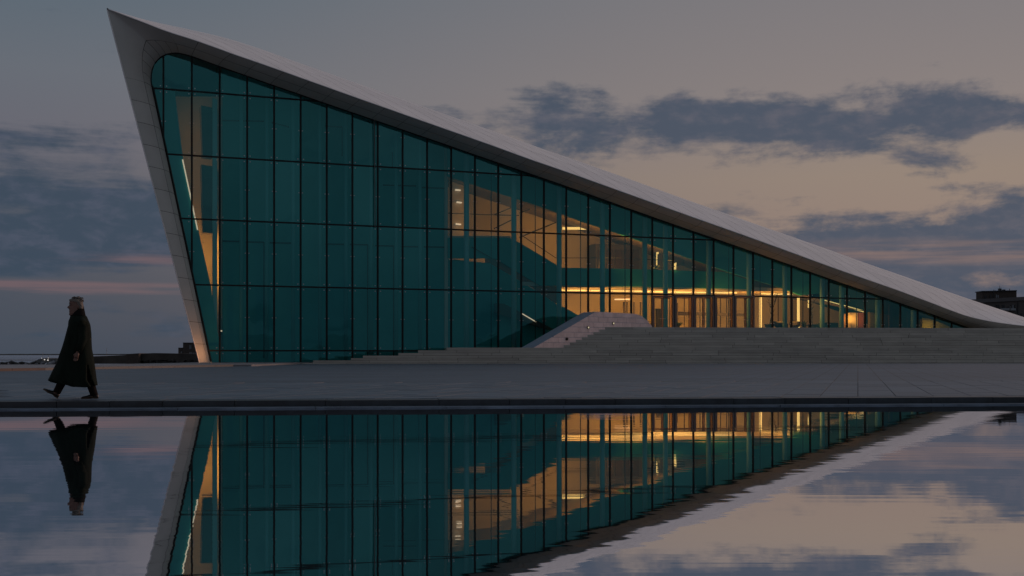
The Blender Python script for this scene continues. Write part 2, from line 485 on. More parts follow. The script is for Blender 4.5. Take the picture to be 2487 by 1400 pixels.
for _, poly in cand[:300]:
    h = ZP + random.uniform(0.001, 0.005)
    MB().prism([(p[0], p[1], h) for p in poly], (0, 0, -0.05)).build('paving_slab', M_paving, plaza)

TB = cand[299][0] - 0.5
def meet(k, c0, c1):                       # x = k*y with y = c0 + c1*x
    y = c0 / (1 - c1 * k); return (k * y, y)
kb0 = EDGE_A[1] - EDGE_S * EDGE_A[0] + KB / EN.y
bed = [meet(-0.45, kb0, EDGE_S), meet(0.45, kb0, EDGE_S), meet(0.45, TB, 0.12), meet(-0.45, TB, 0.12)]
MB().prism([(p[0], p[1], ZP - 0.0025) for p in bed], (0, 0, -0.02)).build('paving_bed', mat('bed_mortar', (0.05, 0.06, 0.07), 0.95), plaza)
# kerb: dark upright stones, a lower ledge in front of them
kerb_core = MB()
kerb_core.prism([epoint(XL, 0.03, 0.10), epoint(XR, 0.03, 0.10), epoint(XR, KB - 0.03, 0.10), epoint(XL, KB - 0.03, 0.10)], (0, 0, -0.6))
kerb = structure(kerb_core.build('pool_kerb', M_joint))
x = -16.0
while x < 17.0:
    L = random.choice((0.9, 1.2, 1.5, 1.8, 2.1)) * random.uniform(0.9, 1.1)
    j = random.uniform(-0.004, 0.004)
    zt = ZP + random.uniform(-0.003, 0.002)
    MB().prism([epoint(x + 0.005, j, zt), epoint(x + L - 0.005, j, zt), epoint(x + L - 0.005, KB, zt), epoint(x + 0.005, KB, zt)],
               (0, 0, -0.2)).build('kerb_stone', M_kerb, kerb)
    x += L
MB().prism([epoint(XL, 0, ZP), epoint(-16.2, 0, ZP), epoint(-16.2, KB, ZP), epoint(XL, KB, ZP)], (0, 0, -0.2)).build('kerb_run', M_kerb, kerb)
MB().prism([epoint(18.5, 0, ZP), epoint(XR, 0, ZP), epoint(XR, KB, ZP), epoint(18.5, KB, ZP)], (0, 0, -0.2)).build('kerb_run', M_kerb, kerb)
x = -16.0
while x < 17.0:
    L = random.uniform(1.6, 3.2)
    j = -0.30 + random.uniform(-0.006, 0.006)
    zt = 0.022 + random.uniform(-0.002, 0.002)
    MB().prism([epoint(x + 0.004, j, zt), epoint(x + L - 0.004, j, zt), epoint(x + L - 0.004, 0.02, zt), epoint(x + 0.004, 0.02, zt)],
               (0, 0, -0.2)).build('ledge_stone', M_ledge, kerb)
    x += L

# left terrace, one step up, edged with a brownish kerb
K0, K1 = Vector((-23.4, 52.8, 0)), Vector((-18.0, 74.5, 0))
kd = (K1 - K0).normalized()
KS = K0 - kd * 40
ZT = 0.235
kn = Vector((-kd.y, kd.x, 0))
ter = MB()
ter.prism([KS + kn * 0.4 + Vector((0, 0, ZT)), K1 + kn * 0.4 + Vector((0, 0, ZT)), Vector((-17.0, 75.2, ZT)), Vector((-17.0, 125, ZT)),
           Vector((-29, 118, ZT)), Vector((-26.5, 92, ZT)), Vector((-27.5, 77, ZT)), Vector((-90, 64, ZT))], (0, 0, -0.5))
terrace = structure(ter.build('terrace', M_terrace))
n = 26
for i in range(n):
    p = lerp(KS, K1, i / n) + kd * 0.01; q = lerp(KS, K1, (i + 1) / n) - kd * 0.01
    zt = ZT + 0.012 + random.uniform(-0.004, 0.004)
    m_ = M_terrace_kerb if i < 18 else M_kerb
    MB().prism([p + Vector((0, 0, zt)), q + Vector((0, 0, zt)), q + kn * 0.42 + Vector((0, 0, zt)), p + kn * 0.42 + Vector((0, 0, zt))],
               (0, 0, -0.4)).build('kerb_stone', m_, terrace)

# ================================================================== the grand stair
ztops = [0.20, 0.42, 0.60, 0.80, 1.02, 1.25, 1.48]
while len(ztops) < 15: ztops.append(ztops[-1] + 0.2325)
ZL = ztops[-1]                              # entrance level
ST_S = 0.12
def st_y(i, x): return (95.0 if i < 7 else 96.6) + ST_S * x + 0.36 * i
left_px = {0: 562, 1: 760, 2: 852, 3: 881, 4: 967, 5: 1015, 6: 1084}
WP, WD = Vector((4.46, 99.65, 0)), Vector((3.2, 2.5, 0))
def left_x(i):
    if i in left_px:
        a = (left_px[i] - CX) / F
        return a * st_y(i, 0) / (1 - a * ST_S)
    # meets the wing wall
    # WP + t WD on line y = st_y(i,x)
    t = (st_y(i, WP.x) - WP.y) / (WD.y - ST_S * WD.x)
    return WP.x + WD.x * t - 0.6
stair = empty('grand_stair', (20, 100, 0))
def inv(p): return Vector(p) - Vector((20, 100, 0))
XE = 62.0
for i in range(15):
    z0 = ZP - 0.1 if i == 0 else ztops[i - 1] - 0.05
    z1 = ztops[i]
    xl = left_x(i)
    # core of the course, back to the glass
    xb = XE
    def fy(x): return Y0 + 0.383 * x - 0.25
    core = [(xl + 0.05, st_y(i, xl) + 0.06), (xb, st_y(i, xb) + 0.06), (xb, fy(xb)), (xl + 0.05, max(fy(xl), st_y(i, xl) + 0.6))]
    if i < 7: core = [core[0], core[1], (xb, st_y(i, xb) + 4.5), (xl + 0.05, min(fy(xl), st_y(i, xl) + 4.5))]
    MB().prism([inv((p[0], p[1], z1 - 0.012)) for p in core], (0, 0, z0 - z1)).build('course_bed', M_joint if i not in (6, 14) else M_step, stair)
    # the stones themselves
    x = xl
    while x < XE - 0.2:
        L = random.choice((2.2, 3.0, 3.8, 4.6, 5.6)) * random.uniform(0.9, 1.1)
        if XE - (x + L) < 1.5: L = XE - x
        d = 0.50; j = random.uniform(-0.012, 0.012)
        zt = z1 + random.uniform(-0.004, 0.004)
        q = [(x + 0.014, st_y(i, x) + j), (x + L - 0.014, st_y(i, x + L) + j), (x + L - 0.014, st_y(i, x + L) + d), (x + 0.014, st_y(i, x) + d)]
        MB().prism([inv((p[0], p[1], zt)) for p in q], (0, 0, -(z1 - z0 - 0.05 - 0.018))).build('step_stone', M_step, stair)
        x += L
tag(stair, 'wide pale stone stair climbing to the glass entrance doors', 'stair')

# wing wall beside the upper flight
def wing(px, py=None, z=None, off=0.0):
    a = (px - CX) / F
    t = (a * WP.y - WP.x) / (WD.x - WD.y * a)
    p = WP + WD * t
    p.z = CAM_H + (HZ - py) / F * p.y if py is not None else z
    return p
wn = Vector((-WD.y, WD.x, 0)).normalized()
prof = [wing(1290, z=1.0), wing(1295, 846)] + [wing(1445 - (1445 - 1297) * (1 - k / 6), lerp(845, 759, k / 6)) for k in range(1, 7)]
prof += [wing(1452, 757.5), wing(1500, 760), wing(1546, 763), wing(1560, 769), wing(1573, 780), wing(1583, 792), wing(1584, z=1.0)]
wroot = empty('wing_wall', tuple(WP))
body = MB().prism([p + wn * 0.04 - WP for p in prof], wn * 1.7).build('wall_body', M_coping, wroot)
wl = WD.normalized()
def w2(p): d = p - WP; return (d.dot(wl), p.z)
poly2 = [w2(p) for p in prof]
row = 0; zz = 1.0
while zz < 5.2:
    hh = 0.46; xx = -4.0 - (row % 2) * 0.55
    while xx < 14:
        L = 1.15
        c2 = clip_box(list(poly2), xx + 0.012, xx + L - 0.012, zz + 0.012, zz + hh - 0.012)
        if len(c2) >= 3 and area(c2) > 0.01:
            MB().prism([wl * u + Vector((0, 0, z)) - wn * random.uniform(0.0, 0.006) for u, z in c2], wn * 0.06).build('stone_block', M_wing, wroot)
        xx += L
    zz += hh; row += 1
for (lx, ly, on) in ((1428, 796, 1), (1489, 786, 1), (1376, 824, 0)):
    p = wing(lx, ly) - WP - wn * 0.03
    lb = MB().tube([p + wn * 0.06, p - wn * 0.05], 0.13, 12).build('step_light', M_frame, wroot)
    if on: MB().tube([p - wn * 0.045, p - wn * 0.065], 0.085, 10).build('lens', M_spot, lb)
tag(wroot, 'stone wing wall, tinted pink as by warm light, with sloping top beside the upper stair flight', 'wall')

# ================================================================== the building
BO = Vector((0, 105, 0))
bld = empty('cultural_centre', tuple(BO))
tag(bld, 'sweeping white-roofed glass-fronted cultural building with a sharp raised prow', 'building')
def B_(p): return Vector(p) - BO

Rim = [(259.3, 21.2), (331.7, 48.2), (402.4, 75.6), (482.8, 101.5), (563.2, 130.5), (640, 157), (757.6, 199), (857.3, 234.7), (1000, 285),
       (1086.8, 315.7), (1191.3, 352.2), (1273.4, 382.5), (1400, 426.3), (1528.6, 472.5), (1641.2, 513.1), (1800, 569.4), (1928.6, 615.8),
       (2009, 645.5), (2087, 673), (2183.5, 706.5), (2247.8, 730.5), (2309, 754), (2344.3, 767), (2392.6, 778.8), (2440.8, 786.4), (2487, 792),
       (2560, 799), (2650, 804), (2760, 808)]
Ridge = [(259.3, 20.5), (293, 31.5), (352.6, 48.5), (416.9, 62.7), (481.2, 76.4), (537.5, 89.2), (585.7, 103.7), (640, 121.6), (712.6, 148.3),
         (809, 182), (905.6, 216.2), (1000, 249.4), (1064, 272), (1201, 320), (1321.6, 363.5), (1400, 390), (1544.7, 441.2), (1657.3, 482),
         (1800, 532.3), (1890, 563.8), (2009, 605.3), (2087, 634), (2199.6, 673), (2296, 707), (2392.6, 740), (2487, 771), (2560, 790),
         (2650, 800), (2760, 805)]
Gtop = [(433, 129.1), (465, 136.7), (529.5, 160), (593.8, 182.5), (659.5, 206), (722.2, 227.4), (785, 249.4), (847.7, 271), (908.8, 291.8),
        (1000, 323), (1029, 333.2), (1088.4, 353.5), (1145.6, 373.6), (1202.7, 393.5), (1259, 412.6), (1313.6, 431.3), (1400, 461.5),
        (1475.6, 488.6), (1528.7, 507.8), (1580, 525.8), (1631.6, 544), (1680, 561), (1731.3, 578.5), (1800, 602), (1829, 612.4),
        (1875.6, 628.7), (1922.2, 645), (1968.9, 661.6), (2012.3, 677), (2057.3, 692.6), (2100.8, 707.4), (2143.3, 722), (2186, 736.8),
        (2227, 751), (2265.5, 764.6), (2302.5, 778.4), (2344, 793.7)]
def rim_y(px): return interp(Rim, px)
def ridge_y(px): return interp(Ridge, px)
def gtop_y(px): return interp(Gtop, px)

# matched outline pairs: glass edge (g) and outer rim (r), each with the rim's reach w in front of the glass
pairs = []
NLEG = 13
for k in range(NLEG + 1):
    v = k / NLEG
    pairs.append(((lerp(512, 368, v), lerp(889, 212, v)), (lerp(486.5, 303, v), lerp(889, 188, v)), lerp(1.1, 2.5, v ** 1.3)))
for g, r, w in (((366, 193), (292, 146), 2.7), ((368.6, 170.4), (281, 104), 2.9), ((376.7, 152.8), (270, 62), 3.1), ((389.5, 139.9), (259.3, 21.2), 3.3),
                ((402.4, 132.7), (300, 36.5), 3.3), ((416.9, 129.4), (350, 55.3), 3.3), ((433, 129.1), (402.4, 75.6), 3.25), ((465, 136.7), (482.8, 101.5), 3.2)):
    pairs.append((g, r, w))
ITIP = NLEG + 4
gx = 529.5
while gx < 2300:
    rx = gx + 34
    pairs.append(((gx, gtop_y(gx)), (rx, rim_y(rx)), lerp(3.2, 2.6, smst(rx, 400, 2200))))
    gx += 64 * (1 - 0.00019 * (gx - 529))
for g, r, w in (((2312, 782), (2352, rim_y(2352)), 2.6), ((2346, 794.5), (2400, rim_y(2400)), 2.6), ((2385, 808), (2448, rim_y(2448)), 2.6),
                ((2440, 812), (2500, rim_y(2500)), 2.6), ((2530, 815), (2580, rim_y(2580)), 2.6), ((2640, 818), (2680, rim_y(2680)), 2.6)):
    pairs.append((g, r, w))
NP = len(pairs)
G3 = [fac(g[0], g[1], 0.02) for g, r, w in pairs]
R3 = [fac(r[0], r[1], w) for g, r, w in pairs]
def cr(pts, t):
    """Catmull-Rom through pts at float index t"""
    n = len(pts); i = max(0, min(n - 2, int(t))); u = t - i
    p0, p1, p2, p3 = pts[max(i - 1, 0)], pts[i], pts[i + 1], pts[min(i + 2, n - 1)]
    return 0.5 * ((2 * p1) + (p2 - p0) * u + (2 * p0 - 5 * p1 + 4 * p2 - p3) * u * u + (3 * p1 - p0 - 3 * p2 + p3) * u ** 3)
def lin_at(pts, t):
    i = max(0, min(len(pts) - 2, int(t))); return pts[i].lerp(pts[i + 1], t - i)
def rim_pt(t):
    # keep the prow sharp
    if ITIP - 1 < t < ITIP + 1: return lin_at(R3, t)
    if t <= ITIP: return cr(R3[:ITIP + 1], t)
    return cr(R3[ITIP:], t - ITIP)
def soffit(t, q):
    g, r = cr(G3, t), rim_pt(t)
    d = r - g
    fwd = -NV * (d.dot(-NV))
    c = g + fwd * 0.6 + d * 0.12
    return g * (1 - q) ** 2 + c * 2 * q * (1 - q) + r * q * q
TT = [pairs[i][1][0] for i in range(NP)]
def roof(t, q):
    """t along the rim from the prow (float pair index >= ITIP), q 0 rim .. 1 skyline"""
    r = rim_pt(t)
    px = CX + r.x / r.y * F
    i = max(0, min(NP - 2, int(t))); w = lerp(pairs[i][2], pairs[i + 1][2], t - i)
    back = 9.5 * smst(px, 255, 640)
    s = fac(px, ridge_y(px), w - back)
    if px < 262: s = r.copy()
    view = (s - Vector((0, 0, CAM_H))).normalized()
    L = (s - r).length
    c = s - view * (0.45 * L)
    return r * (1 - q) ** 2 + c * 2 * q * (1 - q) + s * q * q
# the left flank runs back from the leaning edge, square-cut so that it closes the building behind the prow
LE = R3[ITIP] - R3[0]
fn_ = LE.cross(Vector((-5.0, 0, CAM_H)) - R3[0])
FD = fn_.cross(Vector((0, 0, 1))).normalized()
if FD.y < 0: FD = -FD
def flank(z, back): return R3[0] + LE * ((z - R3[0].z) / LE.z) + FD * back
def tail(t, k):
    """far side of the roof"""
    s = roof(t, 1.0); px = CX + s.x / s.y * F
    sh = 1 - smst(px, 255, 1200)
    if k == 1:
        p = s + NV * 13; p.z = max(0.5, s.z - 2.2); return p.lerp(flank(R3[ITIP].z - 2.2, 14), sh)
    p = s + NV * 24; p.z = -0.5; return p.lerp(flank(-0.5, 26), sh)

def grid_normal(fn, t, q, eps=0.02):
    a = fn(t + eps, q) - fn(t - eps, q); b = fn(t, min(1, q + eps)) - fn(t, max(0, q - eps))
    n = a.cross(b)
    return n.normalized() if n.length > 1e-9 else Vector((0, 0, 1))

# dark backing under the panels (shows only in the seams), far side and left flank
shell = MB()
def strip(fn, t0, t1, nt, nq, off, sign):
    vv, fs = [], []
    for i in range(nt + 1):
        t = lerp(t0, t1, i / nt)
        for j in range(nq + 1):
            q = j / nq
            vv.append(B_(fn(t, q) + grid_normal(fn, min(max(t, t0 + 0.03), t1 - 0.03), q) * off * sign))
    for i in range(nt):
        for j in range(nq):
            a = i * (nq + 1) + j; fs.append((a, a + 1, a + nq + 2, a + nq + 1))
    shell.add(vv, fs)
n1 = grid_normal(soffit, NP * 0.6, 0.5); sg_s = -1 if n1.dot(-NV + Vector((0, 0, -1))) > 0 else 1
n2 = grid_normal(roof, NP * 0.6, 0.5); sg_r = -1 if n2.z > 0 else 1
strip(soffit, 0, NP - 1, (NP - 1) * 3, 5, 0.05, sg_s)
strip(roof, ITIP, NP - 1, (NP - 1 - ITIP) * 3, 4, 0.06, sg_r)
vv, fs = [], []
nn = (NP - 1 - ITIP) * 2
for i in range(nn + 1):
    t = lerp(ITIP, NP - 1, i / nn)
    vv += [B_(roof(t, 1.0) - Vector((0, 0, 0.06))), B_(tail(t, 1)), B_(tail(t, 2))]
for i in range(nn):
    for j in range(2):
        a = i * 3 + j; fs.append((a, a + 1, a + 4, a + 3))
shell.add(vv, fs)
vv, fs = [], []
for i in range(ITIP + 1):
    p = R3[i]; f = max(0.0, (p.z + 0.5) / (R3[ITIP].z + 0.5))
    zq = p.z - 2.2 * f
    vv += [B_(p + Vector((0.05, 0.05, 0))), B_(flank(p.z - 1.1 * f, 7) + Vector((0.1, 0, 0))), B_(flank(zq, lerp(26, 14, f)) + Vector((0.1, 0, 0)))]
for i in range(ITIP):
    for j in range(2):
        a = i * 3 + j; fs.append((a, a + 3, a + 4, a + 1))
shell.add(vv, fs)
shell_o = shell.build('shell', M_seam, bld)
# outer skin of the far side so that it is not dark from aside
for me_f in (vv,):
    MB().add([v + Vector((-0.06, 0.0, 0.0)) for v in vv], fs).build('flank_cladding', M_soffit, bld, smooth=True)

def panel(fn, t0, t1, q0, q1, name, m, gap_t, gap_q, nt=3, nq=3):
    vv, fs = [], []
    for i in range(nt + 1):
        t = lerp(t0 + gap_t, t1 - gap_t, i / nt)
        for j in range(nq + 1):
            q = lerp(q0 + gap_q, q1 - gap_q, j / nq)
            vv.append(B_(fn(t, q)))
    for i in range(nt):
        for j in range(nq):
            a = i * (nq + 1) + j; fs.append((a, a + 1, a + nq + 2, a + nq + 1))
    return mesh_obj(name, vv, fs, m, shell_o, True)
def tgap(fn, t, q, metres):
    d = (fn(t + 0.05, q) - fn(t - 0.05, q)).length / 0.1
    return metres / max(d, 0.3)
# soffit panels: two rows, one panel per outline pair; the prow is one big sheet
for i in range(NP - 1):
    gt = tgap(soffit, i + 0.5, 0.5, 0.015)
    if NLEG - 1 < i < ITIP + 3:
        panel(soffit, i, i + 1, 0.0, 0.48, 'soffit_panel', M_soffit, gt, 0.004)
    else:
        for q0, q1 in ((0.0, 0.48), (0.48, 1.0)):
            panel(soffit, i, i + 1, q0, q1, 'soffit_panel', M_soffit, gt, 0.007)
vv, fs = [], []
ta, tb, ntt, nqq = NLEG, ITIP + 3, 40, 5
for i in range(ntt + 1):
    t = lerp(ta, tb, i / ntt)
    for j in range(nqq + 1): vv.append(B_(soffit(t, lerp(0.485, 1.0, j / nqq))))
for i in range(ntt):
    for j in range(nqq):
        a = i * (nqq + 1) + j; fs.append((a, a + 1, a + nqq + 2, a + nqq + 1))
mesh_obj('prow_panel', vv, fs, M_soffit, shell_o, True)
# roof panels: long metal sheets laid aslant, from the skyline down to the rim
SLANT, WID, NROW = 4.2, 0.95, 3
k = -5
while ITIP + k * WID < NP - 1:
    for j in range(NROW):
        vv, fs = [], []
        n_t, n_q = 2, 4
        for a in range(n_q + 1):
            q = lerp(j / NROW + 0.0012, (j + 1) / NROW - 0.0012, a / n_q)
            sh_ = SLANT * (1 - q)
            for b in range(n_t + 1):
                t = ITIP + lerp(k * WID + 0.008, (k + 1) * WID - 0.008, b / n_t) + sh_
                vv.append(B_(roof(min(max(t, ITIP), NP - 1), q)))
        if (vv[0] - vv[n_t]).length < 0.01 and (vv[-1] - vv[-1 - n_t]).length < 0.01: continue
        for a in range(n_q):
            for b in range(n_t):
                c = a * (n_t + 1) + b; fs.append((c, c + 1, c + n_t + 2, c + n_t + 1))
        mesh_obj('roof_panel', vv, fs, M_roof, shell_o, True)
    k += 1
# rim trim: thin bright edge where roof and soffit meet
MB().tube([B_(rim_pt(lerp(0, NP - 1, i / 260))) for i in range(261)], 0.045, 6).build('rim_trim', M_roof, shell_o, True)

# ---- glass front
base_l, base_r = 0.13, ZL - 0.05
u_of = lambda px: to_uz(fac(px, 500))[0]
gp = []
gp.append(to_uz(facz(513.5, base_l)))
gp.append(to_uz(fac(372, 215))); gp += [to_uz(fac(*p)) for p in ((367, 204), (366.2, 193), (367, 181), (368.6, 170.4), (372, 161), (376.7, 152.8), (382, 146), (389.5, 139.9), (396, 136), (402.4, 132.7), (409.5, 130.5), (416.9, 129.4), (425, 128.8))]
gp += [to_uz(fac(*p)) for p in Gtop]
gp.append(to_uz(fac(2375, 804)))
u_end = gp[-1][0]
gp.append((u_end, base_r))
gp.append((u_of(1440), base_r)); gp.append((u_of(1440), base_l))
glz = empty('glass_front', (0, 0, 0)); glz.parent = bld
DXU = 2.0997 / math.cos(TH)
u0m = u_of(397)
mull_u = [u0m + i * DXU for i in range(-1, 40)]
tz = [1.22, 6.67, 12.10, 17.33, 22.64]
zs = [-1.0] + tz + [40.0]
door_bays = []
for i in range(len(mull_u) - 1):
    for j in range(len(zs) - 1):
        c2 = clip_box(list(gp), mull_u[i] + 0.05, mull_u[i + 1] - 0.05, zs[j] + 0.05, zs[j + 1] - 0.05)
        if len(c2) < 3 or area(c2) < 0.03: continue
        umid = (mull_u[i] + mull_u[i + 1]) / 2
        if j == 1 and u_of(1580.5) < umid < u_of(1831): continue          # the doors stand here
        me_poly = [B_(from_uz(u, z, 0.0)) for u, z in reversed(c2)]
        mesh_obj('pane', me_poly, [tuple(range(len(me_poly)))], M_glass, glz)
def top_at(u):
    zt = None
    for p, q in zip(gp, gp[1:] + gp[:1]):
        if (p[0] - u) * (q[0] - u) <= 0 and abs(p[0] - q[0]) > 1e-6:
            z = p[1] + (q[1] - p[1]) * (u - p[0]) / (q[0] - p[0]); zt = z if zt is None else max(zt, z)
    return zt
def bot_at(u):
    zt = None
    for p, q in zip(gp, gp[1:] + gp[:1]):
        if (p[0] - u) * (q[0] - u) <= 0 and abs(p[0] - q[0]) > 1e-6:
            z = p[1] + (q[1] - p[1]) * (u - p[0]) / (q[0] - p[0]); zt = z if zt is None else min(zt, z)
    return zt
RZ = Matrix.Rotation(TH, 3, 'Z')
bolts = MB()
for u in mull_u:
    zt = top_at(u)
    if zt is None: continue
    zb = bot_at(u)
    if zt - zb < 0.2: continue
    c = B_(from_uz(u, (zt + zb) / 2, -0.03))
    MB().box(c, (0.15, 0.18, zt - zb), RZ).build('mullion', M_frame, glz)
    # point fixings beside each crossing
    for z in tz:
        if z < zt - 0.6 and z > zb + 0.3:
            for su in (-1, 1):
                for sz in (-1, 1): bolts.box(B_(from_uz(u + su * 0.24, z + sz * 0.24, 0.03)), (0.08, 0.06, 0.08), RZ)
    for z in (9.4, 14.7, 20.0, 4.0):
        if zb + 0.5 < z < zt - 0.5:
            for su in (-1, 1): bolts.box(B_(from_uz(u + su * 0.15, z, 0.03)), (0.07, 0.06, 0.07), RZ)
bo = bolts.build('glass_fixings', M_bolt, glz); bo['kind'] = 'stuff'
for z in tz:
    us = []
    for p, q in zip(gp, gp[1:] + gp[:1]):
        if (p[1] - z) * (q[1] - z) < 0: us.append(p[0] + (q[0] - p[0]) * (z - p[1]) / (q[1] - p[1]))
    if len(us) < 2: continue
    a, b = min(us), max(us)
    MB().box(B_(from_uz((a + b) / 2, z, 0.0)), (b - a, 0.11, 0.13), RZ).build('transom', M_frame, glz)
MB().tube([B_(from_uz(u, z, 0.0)) for u, z in gp[:-2]], 0.09, 6).build('edge_frame', M_frame, glz)

# ---- entrance doors
def door_set(pxa, pxb, leaves, ytop=719):
    ua, ub = u_of(pxa), u_of(pxb)
    zt = fac((pxa + pxb) / 2, ytop).z
    zb = ZL
    r = MB()
    fw = 0.15
    for uu in (ua + fw / 2, ub - fw / 2):
        r.box(B_(from_uz(uu, (zt + zb) / 2, 0.12)), (fw, 0.34, zt - zb), RZ)
    r.box(B_(from_uz((ua + ub) / 2, zt - fw / 2, 0.12)), (ub - ua - 2 * fw - 0.004, 0.336, fw), RZ)
    d = r.build('door', M_doorframe, glz)
    n = len(leaves)
    for (la, lb, hinge) in leaves:
        a, b = u_of(la), u_of(lb)
        lf = MB(); s = 0.085
        h1 = zt - fw - 0.02
        for uu in (a + s / 2, b - s / 2): lf.box(B_(from_uz(uu, (h1 + zb + 0.02) / 2, 0.05)), (s, 0.1, h1 - zb - 0.02), RZ)
        for zz_ in (h1 - s / 2, zb + 0.02 + s / 2): lf.box(B_(from_uz((a + b) / 2, zz_, 0.05)), (b - a - 2 * s - 0.004, 0.098, s), RZ)
        lf.build('leaf_frame', M_doorframe, d)
        mesh_obj('pane', [B_(from_uz(uu, zz_, 0.05)) for uu, zz_ in ((a + s, zb + s), (b - s, zb + s), (b - s, h1 - s), (a + s, h1 - s))], [(0, 1, 2, 3)], M_glass, d)
        hu = b - s / 2 if hinge < 0 else a + s / 2
        hb = MB(); hb.tube([B_(from_uz(hu, zb + 1.0, 0.11)), B_(from_uz(hu, zb + 1.0, 0.2)), B_(from_uz(hu + 0.22 * hinge, zb + 1.0, 0.2))], 0.03, 6)
        hb.build('door_handle', M_bolt, d)
door_set(1581.5, 1634, ((1587, 1607, -1), (1608.5, 1627.5, 1)))
door_set(1636, 1680, ((1641, 1674, -1),))
door_set(1682, 1731, ((1688, 1707, -1), (1708.5, 1725.5, 1)))
door_set(1733, 1779.5, ((1739, 1774, -1),))
door_set(1781, 1829, ((1786, 1809, -1), (1810.5, 1824, 1)))

# ---- interior: parts of the building, each placed at its own depth behind the glass
def wallpoly(name, pts, w, m, thick=0.25):
    return MB().prism([B_(fac(px, py, w)) for px, py in pts], NV * thick).build(name, m, bld)
def gl(px, d): return (px, gtop_y(px) + d)
# floors
def floor(name, pa, pb, z, w0, w1, m):
    q = [facz(pa, z, w0), facz(pb, z, w0), facz(pb, z, w1), facz(pa, z, w1)]
    # keep the sides square to the front
    A, Bq = facz(pa, z, 0), facz(pb, z, 0)
    q = [A - NV * w0, Bq - NV * w0, Bq - NV * w1, A - NV * w1]
    return MB().prism([B_(p) for p in q], (0, 0, -0.3)).build(name, m, bld)
floor('lower_floor', 520, 1430, 0.12, -0.3, -17, M_floor)
floor('entrance_floor', 1432, 2380, ZL - 0.02, -0.3, -17, M_floor)
# back wall following the roof line
bw = [to_uz(facz(640, 0.0))] + [to_uz(fac(px, gtop_y(px) - 18)) for px in (640, 700, 1000, 1300, 1600, 1900, 2100, 2300)] + [to_uz(facz(2380, ZL)), to_uz(facz(2380, 0.0))]
MB().prism([B_(from_uz(u, z, -15.5)) for u, z in bw], NV * 0.4).build('back_wall', M_plaster, bld)
# big panelled wall a little behind the left half of the glass
pw = [(541, 886)] + [(px, gtop_y(px) + 3) for px in (541, 600, 700, 800, 900, 1000, 1088)] + [(1088, 886)]
wallpoly('panelled_wall', pw, -3.4, M_teal, 0.35)
# its shallow panel joints
def groove(px0, py0, px1, py1, wd=0.07):
    a, b = fac(px0, py0, -3.36), fac(px1, py1, -3.36)
    MB().tube([B_(a), B_(b)], wd, 4).build('wall_joint', M_frame, bld)
for (a, b, y) in ((541, 583, 586), (597, 641, 588), (655, 711, 590), (790, 837, 593), (850, 893, 594), (911, 956, 597), (975, 1018, 599), (1030, 1084, 600)):
    groove(a, y, b, y + 1); groove(b, y, b, 870, 0.05)
for (a, b, y) in ((541, 641, 293), (790, 831, 307), (930, 1010, 450), (1024, 1084, 456)):
    groove(a, y, b, y + 2)
groove(660, 298, 702, 309); groove(831, 308, 831, 380, 0.04); groove(953, 370, 953, 405, 0.04)
wallpoly('wall_end', [(1080, gtop_y(1080) + 6), (1088, gtop_y(1088) + 6), (1088, 886), (1080, 886)], -3.2, M_plaster, 3.0)

# columns: round, every second bay
for k, px in enumerate((586, 648, 712, 777, 840, 901, 962, 1020, 1133, 1248, 1358, 1463, 1566, 1616, 1721, 1819, 1906, 1997, 2044, 2131, 2218)):
    yt = gtop_y(px) + 6
    p = fac(px, yt, -1.1); r_ = 0.24 if px > 1100 else 0.16
    MB().tube([B_(Vector((p.x, p.y, p.z))), B_(Vector((p.x, p.y, ZL if px > 1440 else 0.12)))], r_, 12).build('column', M_column if px > 1100 else M_fin, bld, True)
# slender hangers between
for px in (1193, 1300, 1410, 1518, 1770, 1846, 1950, 2080):
    p = fac(px, gtop_y(px) + 6, -0.9)
    MB().tube([B_(p), B_(Vector((p.x, p.y, ZL if px > 1440 else 0.12)))], 0.045, 6).build('hanger_rod', M_frame, bld)

# bulkhead under the roof, the warm hall opens beneath it
bk = [gl(px, 5) for px in (1088, 1200, 1350, 1500, 1650, 1800, 1950, 2000)]
low = [(1945, 718), (1900, 700), (1780, 664), (1665, 624), (1600, 601), (1510, 570), (1419, 540), (1314, 502), (1193, 463), (1088, 428)]
wallpoly('bulkhead', bk + [(2000, 712)] + low, -2.2, M_teal, 0.3)
# sloping ceiling of the hall, behind the bulkhead
def slope_sheet(name, pts, w0, w1, m, dz1=0.0):
    vv, fs = [], []
    for px, py in pts:
        p = fac(px, py, w0); q = p + NV * (w0 - w1) + Vector((0, 0, dz1))
        vv += [B_(p), B_(q)]
    for i in range(len(pts) - 1): fs.append((2 * i, 2 * i + 1, 2 * i + 3, 2 * i + 2))
    return mesh_obj(name, vv, fs, m, bld)
slope_sheet('hall_ceiling', [(1088, 424), (1300, 494), (1500, 562), (1700, 632), (1945, 715), (2100, 757), (2320, 787)], -2.5, -15.4, M_ceil, 1.9)
# mezzanine: slab and parapet
mz = [(1363, 650.5), (1500, 653), (1640, 657), (1760, 661), (1790, 672), (1832, 684), (1832, 703), (1640, 698.5), (1500, 695.5), (1363, 693.5)]
wallpoly('mezzanine_parapet', mz, -3.0, M_teal, 0.3)
zm = fac(1500, 690, -3.0).z
A, Bq = facz(1300, zm, 0), facz(1990, zm, 0)
MB().prism([B_(A + NV * 3.3), B_(Bq + NV * 3.3), B_(Bq + NV * 15.4), B_(A + NV * 15.4)], (0, 0, -0.35)).build('mezzanine_slab', M_plaster, bld)
